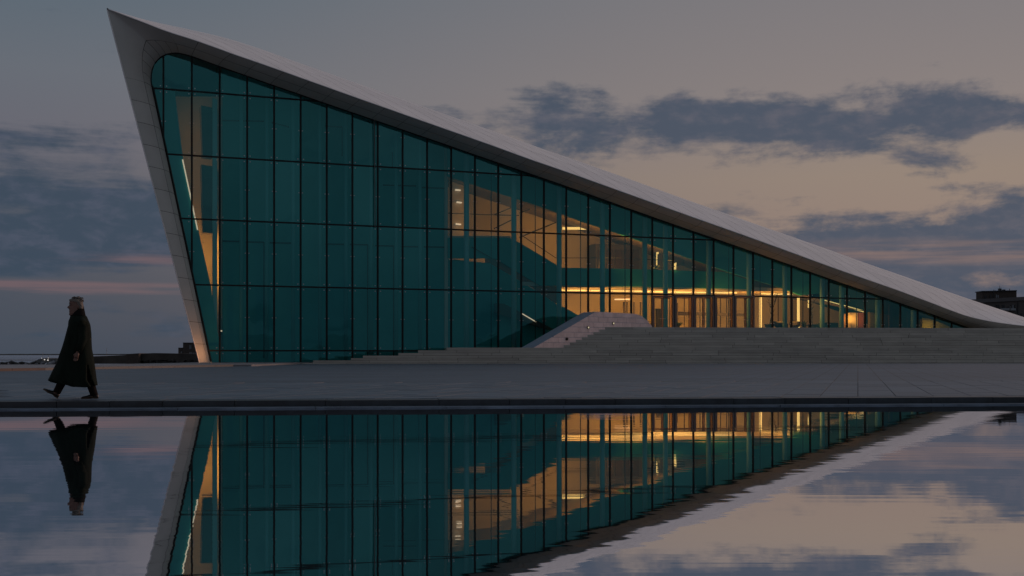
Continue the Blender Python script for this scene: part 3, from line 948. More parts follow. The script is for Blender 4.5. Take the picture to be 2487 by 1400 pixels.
# stair flanks
wallpoly('upper_stair_flank', [(1088, 578), (1238, 578), (1262, 590), (1363, 650.5), (1363, 694), (1312, 694), (1203, 628), (1088, 628)], -3.05, M_teal, 0.25)
wallpoly('stair_soffit', [(1190, 622), (1204, 627), (1240, 647), (1305, 690), (1352, 694), (1352, 737), (1305, 706), (1240, 668), (1205, 648), (1190, 640)], -3.6, M_brown, 1.4)
wallpoly('lower_stair_flank', [(1088, 629), (1190, 640), (1205, 649), (1240, 669), (1305, 708), (1352, 739), (1372, 748), (1420, 775), (1440, 815), (1440, 875), (1088, 875)], -3.35, M_teal, 0.25)
wallpoly('landing_edge', [(1088, 573.5), (1240, 573.5), (1240, 577.5), (1088, 577.5)], -3.3, M_plaster, 0.6)
wallpoly('lower_ramp_parapet', [(1203, 737), (1224, 738), (1345, 800), (1335, 803), (1203, 760)], -2.6, M_darkbox, 0.3)
# handrails
def rail(pts, w, r_=0.035):
    MB().tube([B_(fac(px, py, w)) for px, py in pts], r_, 6).build('handrail', M_rail, bld)
rail([(1083, 518), (1180, 522), (1260, 524)], -5.5, 0.05)
rail([(1198, 523), (1242, 505)], -9, 0.06); rail([(1200, 556), (1242, 535)], -9, 0.06)
rail([(1262, 518), (1290, 508)], -10, 0.06); rail([(1262, 577), (1350, 541)], -10, 0.07)
rail([(1264, 570), (1350, 627), (1500, 627), (1640, 634)], -3.1, 0.035)
rail([(1145, 600), (1195, 628)], -2.9, 0.06)
rail([(1385, 774), (1500, 775), (1580, 781)], -3.2, 0.03)
# upper hall: dark panelled lift lobby
lob = wallpoly('lift_lobby', [(1447, 593), (1500, 594), (1546, 594), (1566, 602), (1566, 662), (1447, 660)], -10.5, M_darkbox, 2.0)
for px in (1460, 1481, 1502, 1523, 1543):
    MB().prism([B_(fac(a, b, -10.45)) for a, b in ((px - 8, 607), (px + 8, 607), (px + 8, 660), (px - 8, 660))], NV * -0.08).build('lobby_panel', M_darkglass, lob)
wallpoly('screen_wall', [(1636, 620), (1662, 632), (1662, 642), (1636, 650)], -7.5, M_darkbox, 0.3)
wallpoly('hall_pier', [(1602, 617), (1614, 619), (1614, 652), (1602, 652)], -8, M_darkbox, 0.5)
# ground level: wall panels and openings
wallpoly('wall_panel', [(1638, 736), (1647, 736), (1647, 800), (1638, 800)], -8, M_darkbox, 0.4)
wallpoly('counter', [(1640, 757), (1830, 763), (1830, 768), (1640, 766)], -9, M_darkbox, 0.5)
wallpoly('service_opening', [(1595, 750), (1605, 750), (1605, 800), (1595, 800)], -9, M_frame, 0.3)
wallpoly('inner_frame', [(1494, 726), (1530, 726), (1530, 729), (1494, 729)], -9, M_strip2, 0.2)
for px in (1515, 1523, 1540, 1556):
    wallpoly('inner_post', [(px, 734), (px + 2.4, 734), (px + 2.4, 800), (px, 800)], -8.5, M_darkbox, 0.2)
for px in (1662, 1700, 1750, 1765, 1890, 1925):
    wallpoly('panel_joint', [(px, 722), (px + 1.2, 722), (px + 1.2, 800), (px, 800)], -14.6, M_darkbox, 0.1)

# luminous strips (real light fittings)
def strip_light(pts, w, h, name='light_strip', m=M_strip, thick=0.15):
    n = len(pts)
    poly = [(px, py - h / 2) for px, py in pts] + [(px, py + h / 2) for px, py in reversed(pts)]
    return wallpoly(name, poly, w, m, thick)
strip_light([(1345, 705), (1500, 707), (1640, 710), (1790, 712)], -6.0, 3.6)
strip_light([(1640, 712.5), (1790, 715), (1880, 715.5)], -11.0, 3.0)
strip_light([(1850, 713.5), (1940, 715.5)], -7.0, 3.2)
strip_light([(1367, 555), (1440, 555), (1462, 558)], -11.5, 6.0)
strip_light([(1997, 729), (2045, 742), (2100, 757)], -7.0, 4.0)
for px in (1848, 1940, 1965):
    wallpoly('light_column', [(px - 2.3, 722), (px + 2.3, 722), (px + 2.3, 800), (px - 2.3, 800)] if px < 1960 else [(px - 1.2, 722), (px + 1.2, 722), (px + 1.2, 748), (px - 1.2, 748)], -9.5, M_strip, 0.15)
wallpoly('light_column', [(1595.5, 613), (1599.5, 613), (1599.5, 648), (1595.5, 648)], -9.0, M_strip, 0.15)
wallpoly('light_column', [(1639, 640), (1643, 638), (1642, 655), (1638, 655)], -7.0, M_strip, 0.15)
strip_light([(1268, 762), (1302, 782)], -2.5, 2.2, m=M_strip2)
strip_light([(1255, 703.5), (1305, 706)], -4.0, 1.6, m=M_strip2)
# wall washers at the head of the stair
for px, py in ((1113, 462), (1116, 492), (1114, 545)):
    wallpoly('wall_washer', [(px - 6, py - 2.5), (px + 6, py - 1), (px + 6, py + 2), (px - 6, py + 1)], -7.0, M_strip2, 0.2)
wallpoly('stair_head_panel', [(1092, 440), (1128, 452), (1128, 575), (1092, 575)], -7.4, M_plaster, 0.2)
# right end: dark olive sheet added to cover the bright back wall
M_olive = mat('olive_cover', (0.10, 0.085, 0.03), 0.7, var=0.1, nscale=0.5, coord='World')
wallpoly('olive_sheet', [gl(px, 6) for px in (2003, 2060, 2120, 2186, 2240, 2300, 2344)] + [(2350, 812), (2112, 812), (2112, 757), (2003, 716)], -2.9, M_olive, 0.3)
for px in (2160, 2205): wallpoly('olive_pier', [(px, gtop_y(px) + 12), (px + 8, gtop_y(px) + 14), (px + 8, 812), (px, 812)], -2.5, M_darkbox, 0.2)
# right end: low room, yellow lamplight put into its wall colour
wallpoly('low_room_wall', [(2240, 772), (2265, 777), (2290, 787), (2312, 796), (2312, 812), (2240, 812)], -2.6, mat('yellow_lit_wall', (0.75, 0.55, 0.15), 0.7), 0.3)

# left bay: slanting inner wall, hanging ducts, warm slot
wallpoly('slanting_wall', [(371, 218), (424, 218), (446, 395), (482, 560), (511, 690), (537, 860), (540, 886), (516, 886)], -1.6, M_teal, 0.25)
wallpoly('bay_back_wall', [(388, 235), (560, 235), (560, 886), (527, 886)], -8.5, M_plaster, 0.3)
wallpoly('hanging_duct', [(488, 256), (516, 262), (516, 383), (492, 380)], -4.2, M_darkbox, 1.2)
wallpoly('hanging_duct', [(489, 400), (516, 404), (516, 567), (494, 564)], -4.2, M_darkbox, 1.2)
wallpoly('bay_fin', [(516.5, 238), (527.5, 242), (527.5, 886), (516.5, 886)], -1.9, M_column, 0.3)
wallpoly('slot_side', [(533, 255), (541, 258), (541, 886), (533, 886)], -3.9, M_plaster, 4.0)
MB().tube([B_(fac(443.5, 388, -1.5)), B_(fac(480, 559, -1.5))], 0.055, 6).build('light_strip', M_strip2, bld)
MB().tube([B_(fac(428, 262, -1.5)), B_(fac(442, 375, -1.5))], 0.025, 6).build('edge_trim', M_column, bld)
# steel service pole on the front
MB().tube([B_(fac(909.5, 292, 0.25)), B_(fac(911, 553, 0.25))], 0.045, 8).build('cable_pole', M_rail, glz)

# warm lamps of the interior, bare area lights added to light the rooms, facing inward
def room_light(name, pxy, w, sx, sy, power, aim, col=(1.0, 0.52, 0.16)):
    l = bpy.data.lights.new(name, 'AREA'); l.shape = 'RECTANGLE'; l.size = sx; l.size_y = sy
    l.energy = power; l.color = col
    ob = bpy.data.objects.new(name, l)
    p = fac(pxy[0], pxy[1], w)
    tgt = fac(aim[0], aim[1], aim[2])
    ob.location = B_(p)
    ob.rotation_euler = (p - tgt).to_track_quat('Z', 'Y').to_euler()
    COL.objects.link(ob); ob.parent = bld
    return ob
WARM = (1.0, 0.33, 0.05)
room_light('hall_lamp', (1200, 530), -3.6, 6, 2.0, 83, (1200, 545, -15), WARM)
room_light('hall_lamp', (1420, 600), -3.8, 8, 2.0, 543, (1420, 610, -15), WARM)
room_light('hall_lamp', (1580, 640), -3.8, 5, 1.2, 211, (1570, 645, -15), WARM)
room_light('foyer_lamp', (1450, 750), -3.6, 8, 1.6, 634, (1450, 752, -15), WARM)
room_light('foyer_lamp', (1650, 755), -3.6, 8, 1.6, 756, (1650, 757, -15), WARM)
room_light('foyer_lamp', (1850, 760), -3.6, 8, 1.6, 756, (1860, 760, -15), WARM)
room_light('foyer_lamp', (2050, 775), -3.6, 6, 0.8, 96, (2060, 776, -15), WARM)
room_light('low_room_lamp', (2272, 797), -1.2, 2, 0.3, 10, (2275, 792, -2.6), (1.0, 0.55, 0.1))
room_light('bay_lamp', (500, 620), -4.6, 1.0, 6, 200, (540, 640, -8.5), WARM)

room_light('bay_lamp', (470, 360), -4.6, 1.0, 8, 38, (540, 380, -8.5), WARM)
# small floor lamp inside the left bay, close to the glass
fl = fac(537.5, 806, -0.9)
lp = MB().tube([B_(fl - Vector((0, 0, 0.25))), B_(fl)], 0.09, 10).build('bay_floor_lamp', M_frame, bld)
MB().tube([B_(fl + Vector((0, 0, 0.0))), B_(fl + Vector((0, 0, 0.12)))], 0.07, 10).build('lens', M_strip2, lp)
# in-ground uplight washing the foot of the prow
ul = facz(512, ZT + 0.004, 2.6)
up_ = empty('ground_uplight', tuple(ul))
MB().tube([(0, 0, -0.05), (0, 0, 0.03)], 0.14, 14).build('housing', M_frame, up_)
MB().tube([(0, 0, 0.03), (0, 0, 0.036)], 0.10, 14).build('lens', M_strip2, up_)
tag(up_, 'small round uplight set in the paving at the foot of the leaning prow', 'lamp')
pl_ = bpy.data.lights.new('uplight_lamp', 'SPOT'); pl_.energy = 170; pl_.color = (1.0, 0.42, 0.16); pl_.shadow_soft_size = 0.06; pl_.spot_size = R(150); pl_.spot_blend = 1.0
po = bpy.data.objects.new('uplight_lamp', pl_); po.location = (0, 0, 0.06); po.parent = up_; COL.objects.link(po)
tg = fac(490, 800, 0.8) - ul
po.rotation_euler = (-tg).to_track_quat('Z', 'Y').to_euler()

# ================================================================== things inside the hall
M_leaf = mat('dark_leaf', (0.02, 0.035, 0.015), 0.5, var=0.3, nscale=6)
M_pot = mat('dark_pot', (0.02, 0.022, 0.02), 0.5)
M_twig = mat('dark_twig', (0.02, 0.014, 0.01), 0.8)
M_seat = mat('dark_seat', (0.018, 0.016, 0.014), 0.6)
def on_floor(px, w): return facz(px, ZL - 0.02, w)

def pot_mesh(r0, r1, h):
    prof = [(r0 * 0.85, 0), (r0, h * 0.1), (r1, h * 0.9), (r1 * 1.08, h * 0.92), (r1 * 1.08, h), (r1 * 0.9, h), (r1 * 0.88, h * 0.9)]
    rings = [[Vector((r * math.cos(t), r * math.sin(t), z)) for t in [2 * math.pi * k / 16 for k in range(16)]] for r, z in prof]
    return MB().loft(rings)
def twig_plant(px, w, label, hgt):
    root = empty('potted_tree', tuple(on_floor(px, w)))
    pot_mesh(0.34, 0.5, 0.7).build('pot', M_pot, root, True)
    tw = MB(); rnd = random.Random(int(px))
    def grow(p, d, L, r, lev):
        pts = [p]
        for k in range(4):
            d = (d + Vector((rnd.uniform(-.3, .3), rnd.uniform(-.3, .3), rnd.uniform(-.05, .2)))).normalized()
            pts.append(pts[-1] + d * L / 4)
        tw.tube(pts, [lerp(r, r * 0.45, k / 4) for k in range(5)], 5)
        if lev:
            for k in (1, 2, 3, 4, 4):
                grow(pts[k], (d + Vector((rnd.uniform(-1, 1), rnd.uniform(-1, 1), rnd.uniform(-.1, .6)))).normalized(), L * 0.42, r * 0.6, lev - 1)
    grow(Vector((0, 0, 0.5)), Vector((0.05, 0, 1)), hgt, 0.055, 2)
    tw.build('trunk', M_twig, root)
    tag(root, label, 'plant', 'bare potted trees in the foyer')
twig_plant(1869, -2.6, 'bare twig tree in a dark pot left of the first light column pair', 2.3)
twig_plant(1973, -2.6, 'bare twig tree in a dark pot right of the second light column', 2.1)
def leafy_plant(px, w, label, hgt, spread, z=None, name='leafy_plant', pot=True):
    base = on_floor(px, w) if z is None else facz(px, z, w)
    root = empty(name, tuple(base)); rnd = random.Random(int(px * 3))
    if pot: pot_mesh(0.2, 0.28, 0.4).build('pot', M_pot, root, True)
    lv = MB()
    for k in range(46):
        a = rnd.uniform(0, 6.28); b = rnd.uniform(0.3, 1.0)
        tip = Vector((math.cos(a) * spread * b, math.sin(a) * spread * b, 0.35 + hgt * rnd.uniform(0.3, 1.0)))
        p0 = Vector((0, 0, 0.3)); mid = p0.lerp(tip, 0.55) + Vector((0, 0, 0.12))
        side = (tip - p0).cross(Vector((0, 0, 1))).normalized() * 0.05
        lv.add([p0, mid + side, tip, mid - side], [(0, 1, 2), (0, 2, 3)])
    lv.build('foliage', M_leaf, root)
    tag(root, label, 'plant')
leafy_plant(1952, -2.4, 'bushy green potted plant beside the second light column', 0.8, 0.5)
leafy_plant(1645, -4.5, 'leafy plant behind the glass of the second entrance door', 0.6, 0.6)
leafy_plant(1988, -3.2, 'small leafy plant near the low bench on the right', 0.6, 0.45)
leafy_plant(1592, -3.8, 'spiky plant standing on the mezzanine by the upper light column', 0.5, 0.6, z=9.0, name='mezzanine_plant')

def lounge_chair(px, w, rz, label):
    root = empty('tub_chair', tuple(on_floor(px, w)), rz)
    sh = MB(); rings = []
    for z, r in ((0.36, 0.28), (0.45, 0.45), (0.6, 0.52), (0.78, 0.58)):
        rings.append([Vector((r * math.cos(t) * 1.1, r * math.sin(t), z)) for t in [2 * math.pi * k / 18 for k in range(18)]])
    sh.loft(rings)
    sh.build('seat_shell', M_seat, root, True)
    rings = []
    for z, k_ in ((0.7, 1.0), (1.0, 1.06)):
        rings.append([Vector((0.60 * k_ * math.cos(t), 0.54 * k_ * math.sin(t), z)) for t in [R(200) * k / 10 - R(10) for k in range(11)]] +
                     [Vector((0.50 * k_ * math.cos(t), 0.44 * k_ * math.sin(t), z)) for t in [R(190) - R(200) * k / 10 for k in range(11)]])
    MB().loft(rings).build('backrest', M_seat, root, True)
    for sx in (-1, 1):
        for sy in (-1, 1):
            MB().tube([(0.22 * sx, 0.22 * sy, 0.4), (0.34 * sx, 0.34 * sy, 0.0)], 0.025, 6).build('leg', M_twig, root)
    tag(root, label, 'chair', 'dark foyer chairs')
lounge_chair(1893, -2.4, 0.4, 'dark tub chair between the bare potted tree and the round table')
lounge_chair(1930, -2.8, 2.2, 'dark tub chair in front of the second light column')
# round table
tb = empty('round_table', tuple(on_floor(1913, -2.2)))
MB().tube([(0, 0, 0.70), (0, 0, 0.74)], 0.5, 20).build('table_top', M_seat, tb)
MB().tube([(0, 0, 0.03), (0, 0, 0.7)], 0.04, 8).build('pedestal', M_twig, tb)
MB().tube([(0, 0, 0.0), (0, 0, 0.03)], 0.28, 16).build('base', M_twig, tb)
tag(tb, 'small dark round table among the foyer chairs', 'table')
# bench
bn = empty('low_bench', tuple(on_floor(2022, -3.0)), TH)
MB().box((0, 0, 0.42), (1.8, 0.6, 0.12)).build('seat', M_seat, bn)
MB().box((0, 0.27, 0.72), (1.8, 0.08, 0.46)).build('backrest', M_seat, bn)
for sx in (-0.8, 0.8): MB().box((sx, 0, 0.18), (0.08, 0.5, 0.36)).build('leg', M_twig, bn)
tag(bn, 'low dark bench with backrest behind the right-hand panes', 'bench')
# display plinths
def plinth(px0, px1, ytop, w, m, label):
    a, b = on_floor(px0, w), on_floor(px1, w); c = (a + b) / 2
    h = fac((px0 + px1) / 2, ytop, w).z - (ZL - 0.02)
    L = (b - a).length
    root = empty('display_plinth', tuple(c), TH)
    MB().box((0, 0.3, 0.05), (L - 0.08, L * 0.8, 0.1)).build('base', M_pot, root)
    MB().box((0, 0.3, h / 2 + 0.05), (L, L * 0.9, h - 0.1)).build('body', m, root)
    tag(root, label, 'plinth', 'display plinths on the right')
plinth(2049, 2062, 763, -4.0, mat('tan_board', (0.32, 0.2, 0.1), 0.7), 'narrow tan display plinth, leftmost of three behind the glass')
plinth(2064, 2081, 760, -3.4, mat('pale_board', (0.5, 0.47, 0.4), 0.7), 'pale grey display plinth, middle and brightest of three')
plinth(2083, 2101, 760, -3.6, mat('red_board', (0.22, 0.07, 0.05), 0.7), 'dark red display plinth, rightmost of three behind the glass')

# ================================================================== far shore, left
M_rock = mat('shore_rock', (0.05, 0.05, 0.048), 0.9, var=0.5, nscale=0.8, coord='World')
M_pale_rock = mat('pale_rock', (0.30, 0.31, 0.33), 0.8, var=0.5, nscale=0.8, coord='World', objvar=0.4)
M_embank = mat('embankment', (0.045, 0.042, 0.036), 0.9, var=0.35, nscale=0.25, coord='World')
M_brickdark = mat('dark_brick', (0.045, 0.038, 0.032), 0.85, var=0.2, nscale=1.5, coord='World')
M_win_lit = mat('lit_window', (0.3, 0.25, 0.15), 0.4, emit=(1.0, 0.72, 0.3), estr=0.28)
M_win_pale = mat('pale_window', (0.16, 0.18, 0.2), 0.2)
M_win_dark = mat('dark_window', (0.012, 0.014, 0.016), 0.2)
M_conc = mat('render_wall', (0.13, 0.125, 0.12), 0.85, var=0.15, nscale=0.2, coord='World')

def rock(p, r, m, parent, name='rock', rnd=random):
    bm = bmesh.new(); bmesh.ops.create_icosphere(bm, subdivisions=1, radius=r)
    for v in bm.verts:
        v.co = Vector((v.co.x * rnd.uniform(.7, 1.3), v.co.y * rnd.uniform(.7, 1.2), v.co.z * rnd.uniform(.5, 0.9))) + Vector(p)
    me = bpy.data.meshes.new(name); bm.to_mesh(me); bm.free(); me.materials.append(m)
    return link(bpy.data.objects.new(name, me), parent)
# riprap just beyond the terrace
rp = empty('rock_revetment', (-43, 95, 0))
rnd = random.Random(3)
for k in range(150):
    px = rnd.uniform(-40, 150); Y = rnd.uniform(92, 104)
    p = at(px, 883.5 + rnd.uniform(-2.0, 3.0), Y) - Vector((-43, 95, 0))
    rock(p, rnd.uniform(0.08, 0.26), M_pale_rock if rnd.random() < 0.45 else M_rock, rp, rnd=rnd)
tag(rp, 'low revetment of pale and dark rocks beyond the left terrace', 'rocks')
bank = MB()
bank.prism([at(-60, 884.5, 106), at(160, 884.5, 106), at(160, 900, 106), at(-60, 900, 106)], (0, 2, 0))
tag(bank.build('rock_bank', M_rock), 'dark bank behind the pale rocks at the waterside', 'bank')
# jetty
def ridge_strip(name, px0, px1, ytop, ybot, Y, m, label, cat, jag, n=60, seed=1, taper=True, depth=8):
    rnd = random.Random(seed); f, b = [], []
    vv, fs = [], []
    for i in range(n + 1):
        t = i / n; px = lerp(px0, px1, t)
        e = smst(t, 0, 0.16) * (1 if not taper else smst(1 - t, 0, 0.04)) if taper else 1
        yt = lerp(ybot, ytop, e) + rnd.uniform(-jag, jag) * e
        p = at(px, yt, Y); q = at(px, ybot, Y - depth * 0.4)
        vv += [q, p, p + Vector((0, depth, 0)), Vector((p.x, p.y + depth * 1.6, q.z))]
    for i in range(n):
        for j in range(3):
            a = 4 * i + j; fs.append((a, a + 1, a + 5, a + 4))
    o_ = mesh_obj(name, vv, fs, m)
    return tag(o_, label, cat)
ridge_strip('jetty', 60, 330, 872, 884, 330, M_rock, 'dark rocky jetty with harbour lamps reaching into the sea', 'jetty', 1.6, 90, 5)
ridge_strip('breakwater', -300, 420, 860.2, 863.2, 1500, M_rock, 'thin dark breakwater along the sea horizon', 'breakwater', 0.3, 120, 8, False, 12)
ridge_strip('sea_bar', -300, 80, 874.5, 875.8, 420, M_rock, 'thin dark sandbar line in the sea left of the jetty', 'sandbar', 0.2, 60, 9, True, 6)
# harbour lamps and masts
M_mast = mat('mast_grey', (0.2, 0.2, 0.2), 0.6)
M_hlamp = mat('harbour_lamp', (0.9, 0.9, 0.9), 0.3, emit=(1, 0.95, 0.85), estr=0.6)
def mast(px, y0, y1, Y, label, lit):
    p, q = at(px, y1, Y), at(px, y0, Y)
    root = empty('harbour_mast', tuple(p)); h = q.z - p.z
    k = Y / F
    MB().tube([(0, 0, 0), (0, 0, h)], 0.35 * k, 5).build('pole', M_mast, root)
    MB().tube([(-1.6 * k, 0, h * 0.8), (1.6 * k, 0, h * 0.8)], 0.25 * k, 5).build('crossbar', M_mast, root)
    if lit:
        for (ddx, hh, r_) in lit:
            bm = bmesh.new(); bmesh.ops.create_icosphere(bm, subdivisions=1, radius=r_ * k)
            me = bpy.data.meshes.new('lamp'); bm.to_mesh(me); bm.free(); me.materials.append(M_hlamp)
            l = link(bpy.data.objects.new('lamp', me), root); l.location = (ddx * k, -0.5, h * hh)
    tag(root, label, 'mast')
mast(104, 856, 878, 328, 'left harbour mast above the tip of the jetty', [(6, 0.18, 1.6), (-1, 0.35, 0.8)])
mast(118, 864, 879, 327, 'short harbour mast with the brightest lamp on the jetty', [(0, 0.25, 1.7), (1, 0.6, 0.8)])
mast(259, 845, 880, 330, 'tall thin mast right of the walking person', [(0, 0.08, 1.5), (-1, 0.2, 0.7)])
# waterside wall and house
def embankment():
    Y = 290
    root = empty('embankment', tuple(at(410, 886, Y)))
    O = Vector(root.location)
    MB().prism([at(336, 860, Y) - O, at(372, 858, Y) - O, at(525, 861, Y) - O, at(525, 888, Y) - O, at(336, 888, Y) - O], (0, 6, 0)).build('stone_face', M_embank, root)
    MB().prism([at(306, 860.5, Y - 2) - O, at(337, 858.5, Y - 2) - O, at(337, 888, Y - 2) - O, at(306, 888, Y - 2) - O], (0, 7, 0)).build('end_pier', M_brickdark, root)
    MB().prism([at(225, 866, Y + 20) - O, at(310, 863, Y + 20) - O, at(310, 884, Y + 20) - O, at(225, 884, Y + 20) - O], (0, 6, 0)).build('low_wing', M_embank, root)
    c = MB(); rnd = random.Random(12)
    for k in range(70):
        px = rnd.uniform(338, 500); c.box(at(px, 877 + rnd.uniform(-2.5, 3.5), Y - 0.3) - O, (rnd.uniform(.3, 1.0), 0.6, rnd.uniform(.15, .4)))
    c.build('rubble', M_rock, root)['kind'] = 'stuff'
    tag(root, 'dark embankment wall with a square end pier by the water', 'wall')
embankment()
def house():
    Y = 480
    O = at(460, 862, Y)
    root = empty('waterside_house', tuple(O))
    def blk(name, a, b, y0, y1, d, m, dy=0, par=None):
        return MB().prism([at(a, y0, Y + dy) - O, at(b, y0, Y + dy) - O, at(b, y1, Y + dy) - O, at(a, y1, Y + dy) - O], (0, d, 0)).build(name, m, par or root)
    main = blk('main_block', 444.5, 500, 834, 864, 9, M_brickdark)
    blk('roof_slab', 444, 500, 832.4, 833.9, 9.4, M_win_dark, -0.2)
    low = blk('side_block', 433, 444.3, 846, 864, 7, M_brickdark, 0.5)
    blk('roof_slab', 432.5, 444.2, 844.8, 845.9, 7, M_win_dark, 0.3)
    for a, b, y0, y1, m in ((460, 464.5, 838.5, 848, M_win_pale), (474, 478.5, 839, 848, M_win_lit), (460, 465.5, 856, 861, M_win_pale),
                            (468, 472, 857, 861, M_win_pale), (474, 479, 857, 861, M_win_pale)):
        w_ = blk('window', a, b, y0, y1, 0.3, m, -0.15)
        blk('glazing_bar', (a + b) / 2 - 0.25, (a + b) / 2 + 0.25, y0, y1, 0.1, M_win_dark, -0.25, w_)
    blk('window', 439.5, 442, 854, 858, 0.3, M_win_pale, 0.3)
    tag(root, 'small dark flat-roofed house with one lit window beside the prow foot', 'house')
house()

# ================================================================== apartment block, right
def apartments():
    Y = 700
    O = at(2430, 800, Y)
    root = empty('apartment_block', tuple(O))
    def blk(name, a, b, y0, y1, d, m, dy=0.0, par=None, y0b=None, y1b=None):
        y0b = y0 if y0b is None else y0b; y1b = y1 if y1b is None else y1b
        return MB().prism([at(a, y0, Y + dy) - O, at(b, y0b, Y + dy) - O, at(b, y1b, Y + dy) - O, at(a, y1, Y + dy) - O], (0, d, 0)).build(name, m, par or root)
    M_ap = mat('apartment_render', (0.07, 0.066, 0.064), 0.85, var=0.15, nscale=0.1, coord='World')
    M_ap2 = mat('apartment_fascia', (0.10, 0.10, 0.105), 0.8)
    blk('main_block', 2361, 2640, 730, 860, 14, M_ap, 0, None, 716)
    blk('roof_fascia', 2359, 2640, 728, 737, 15, M_ap2, -0.8, None, 713, 722)
    pent = blk('penthouse', 2385, 2469, 709, 733, 9, M_brickdark, 3, None, 707, 733)
    blk('penthouse_cornice', 2384, 2470, 707, 709.3, 10, M_win_dark, 2.4, None, 705.2, 707.5)
    for a, b, y0, y1 in ((2391, 2396, 719, 726), (2404, 2407.5, 717, 725), (2419, 2421.5, 716, 724), (2423, 2425.5, 717, 724)):
        blk('window', a, b, y0, y1, 0.4, M_win_dark if a < 2415 else M_win_pale, 2.8)
    blk('rainwater_pipe', 2412, 2414, 709, 731, 0.5, M_win_dark, 2.7)
    for a, b in ((2418.5, 2421), (2422, 2424), (2425, 2427.5), (2453.5, 2456.5), (2459, 2462), (2463, 2466)):
        blk('window', a, b, 741, 749, 0.4, M_win_pale if a in (2421, 2459) else M_win_dark, -0.15)
    bal = blk('balcony', 2431, 2467, 749, 754.5, 1.6, mat('balcony_panel', (0.22, 0.25, 0.28), 0.6), -1.7)
    blk('partition', 2452, 2455, 744, 755, 1.5, M_ap2, -1.75, bal)
    blk('window', 2434, 2440, 741, 750, 0.4, M_win_dark, -0.15)
    blk('rainwater_pipe', 2471, 2473, 733, 800, 0.4, M_win_dark, -0.3)
    for a in (2431, 2453, 2463, 2478): blk('window', a, a + 4, 762, 771, 0.4, M_win_dark, -0.15)
    for px, y0, y1, r_ in ((2428, 694, 707, 0.12), (2414, 704, 708, 0.22), (2418, 705, 708, 0.12), (2452, 701.5, 707, 0.18), (2431, 696, 700, 0.08)):
        MB().tube([at(px, y1, Y + 4) - O, at(px, y0, Y + 4) - O], r_, 5).build('antenna', M_win_dark, root)
    blk('lift_head', 2427, 2432.5, 701, 707, 2, M_win_dark, 5)
    blk('roof_box', 2436, 2442, 703.5, 707, 2, M_win_dark, 5)
    tag(root, 'dark brick apartment block with rooftop antennas behind the roof end', 'building')
apartments()

# ================================================================== the walking person
M_coat = mat('dark_green_coat', (0.006, 0.011, 0.008), 0.8, var=0.25, nscale=6, stretch=(2, 2, 0.5), spec=0.08)
M_trouser = mat('dark_trousers', (0.012, 0.010, 0.010), 0.85, spec=0.1)
M_skin = mat('skin', (0.11, 0.058, 0.042), 0.55, var=0.1, nscale=20)
M_hair = mat('grey_hair', (0.105, 0.095, 0.082), 0.7, var=0.35, nscale=40, stretch=(1, 1, 4))
M_shoe = mat('dark_shoe', (0.014, 0.010, 0.008), 0.4)
M_sole = mat('brown_sole', (0.06, 0.035, 0.015), 0.6)
M_scarf = mat('black_collar', (0.008, 0.008, 0.008), 0.85, spec=0.08)
PD = 0.755 / (107.0 / F)                   # distance of the person
PK = F / PD                                # photograph pixels per metre there
PX0 = 178.0
person = empty('person', tuple(at(PX0, HZ, PD)))
person.location.z = ZP
PA = math.atan((CX - PX0) / F)
person.rotation_euler = (0, 0, PA)
PKX = PK / math.cos(PA)
def s4(zx, zy): return ((40 + zx * 0.22847 - PX0) / PKX, (969.0 - (690 + zy * 0.22847)) / PK)   # side-view point (x back+, z up)
def s8(zx, zy): return ((120 + zx * 0.10712 - PX0) / PKX, (969.0 - (700 + zy * 0.10712)) / PK)
def tab(fn, pts): return sorted([(fn(*p)[1], fn(*p)[0]) for p in pts])

# -- body: head, neck, torso, arms, hands, legs grown into one skin
raw = MB()
face_f = tab(s8, [(520, 655), (478, 632), (462, 600), (458, 560), (456, 520), (458, 480), (462, 440), (462, 400), (456, 360), (452, 330), (462, 290), (490, 250), (560, 215), (640, 205)])
face_b = tab(s8, [(560, 655), (590, 640), (640, 600), (700, 560), (740, 520), (758, 470), (762, 420), (756, 370), (745, 320), (725, 270), (700, 235), (660, 208)])
head_w = [(s8(0, 660)[1], 0.03), (s8(0, 630)[1], 0.055), (s8(0, 580)[1], 0.072), (s8(0, 500)[1], 0.083), (s8(0, 400)[1], 0.09), (s8(0, 320)[1], 0.09), (s8(0, 260)[1], 0.074), (s8(0, 225)[1], 0.045), (s8(0, 205)[1], 0.012)]
bump_t = [(s8(0, 560)[1], 0.004), (s8(0, 535)[1], 0.008), (s8(0, 515)[1], 0.004), (s8(0, 500)[1], 0.010), (s8(0, 485)[1], 0.007), (s8(0, 470)[1], 0.018),
          (s8(0, 445)[1], 0.046), (s8(0, 425)[1], 0.036), (s8(0, 400)[1], 0.016), (s8(0, 385)[1], 0.004), (s8(0, 350)[1], 0.007), (s8(0, 320)[1], 0.002), (s8(0, 250)[1], 0.0)]
chin_t = [(s8(0, 650)[1], 0.0), (s8(0, 605)[1], 0.012), (s8(0, 575)[1], 0.004), (s8(0, 560)[1], 0.0)]
rings = []
NH = 40
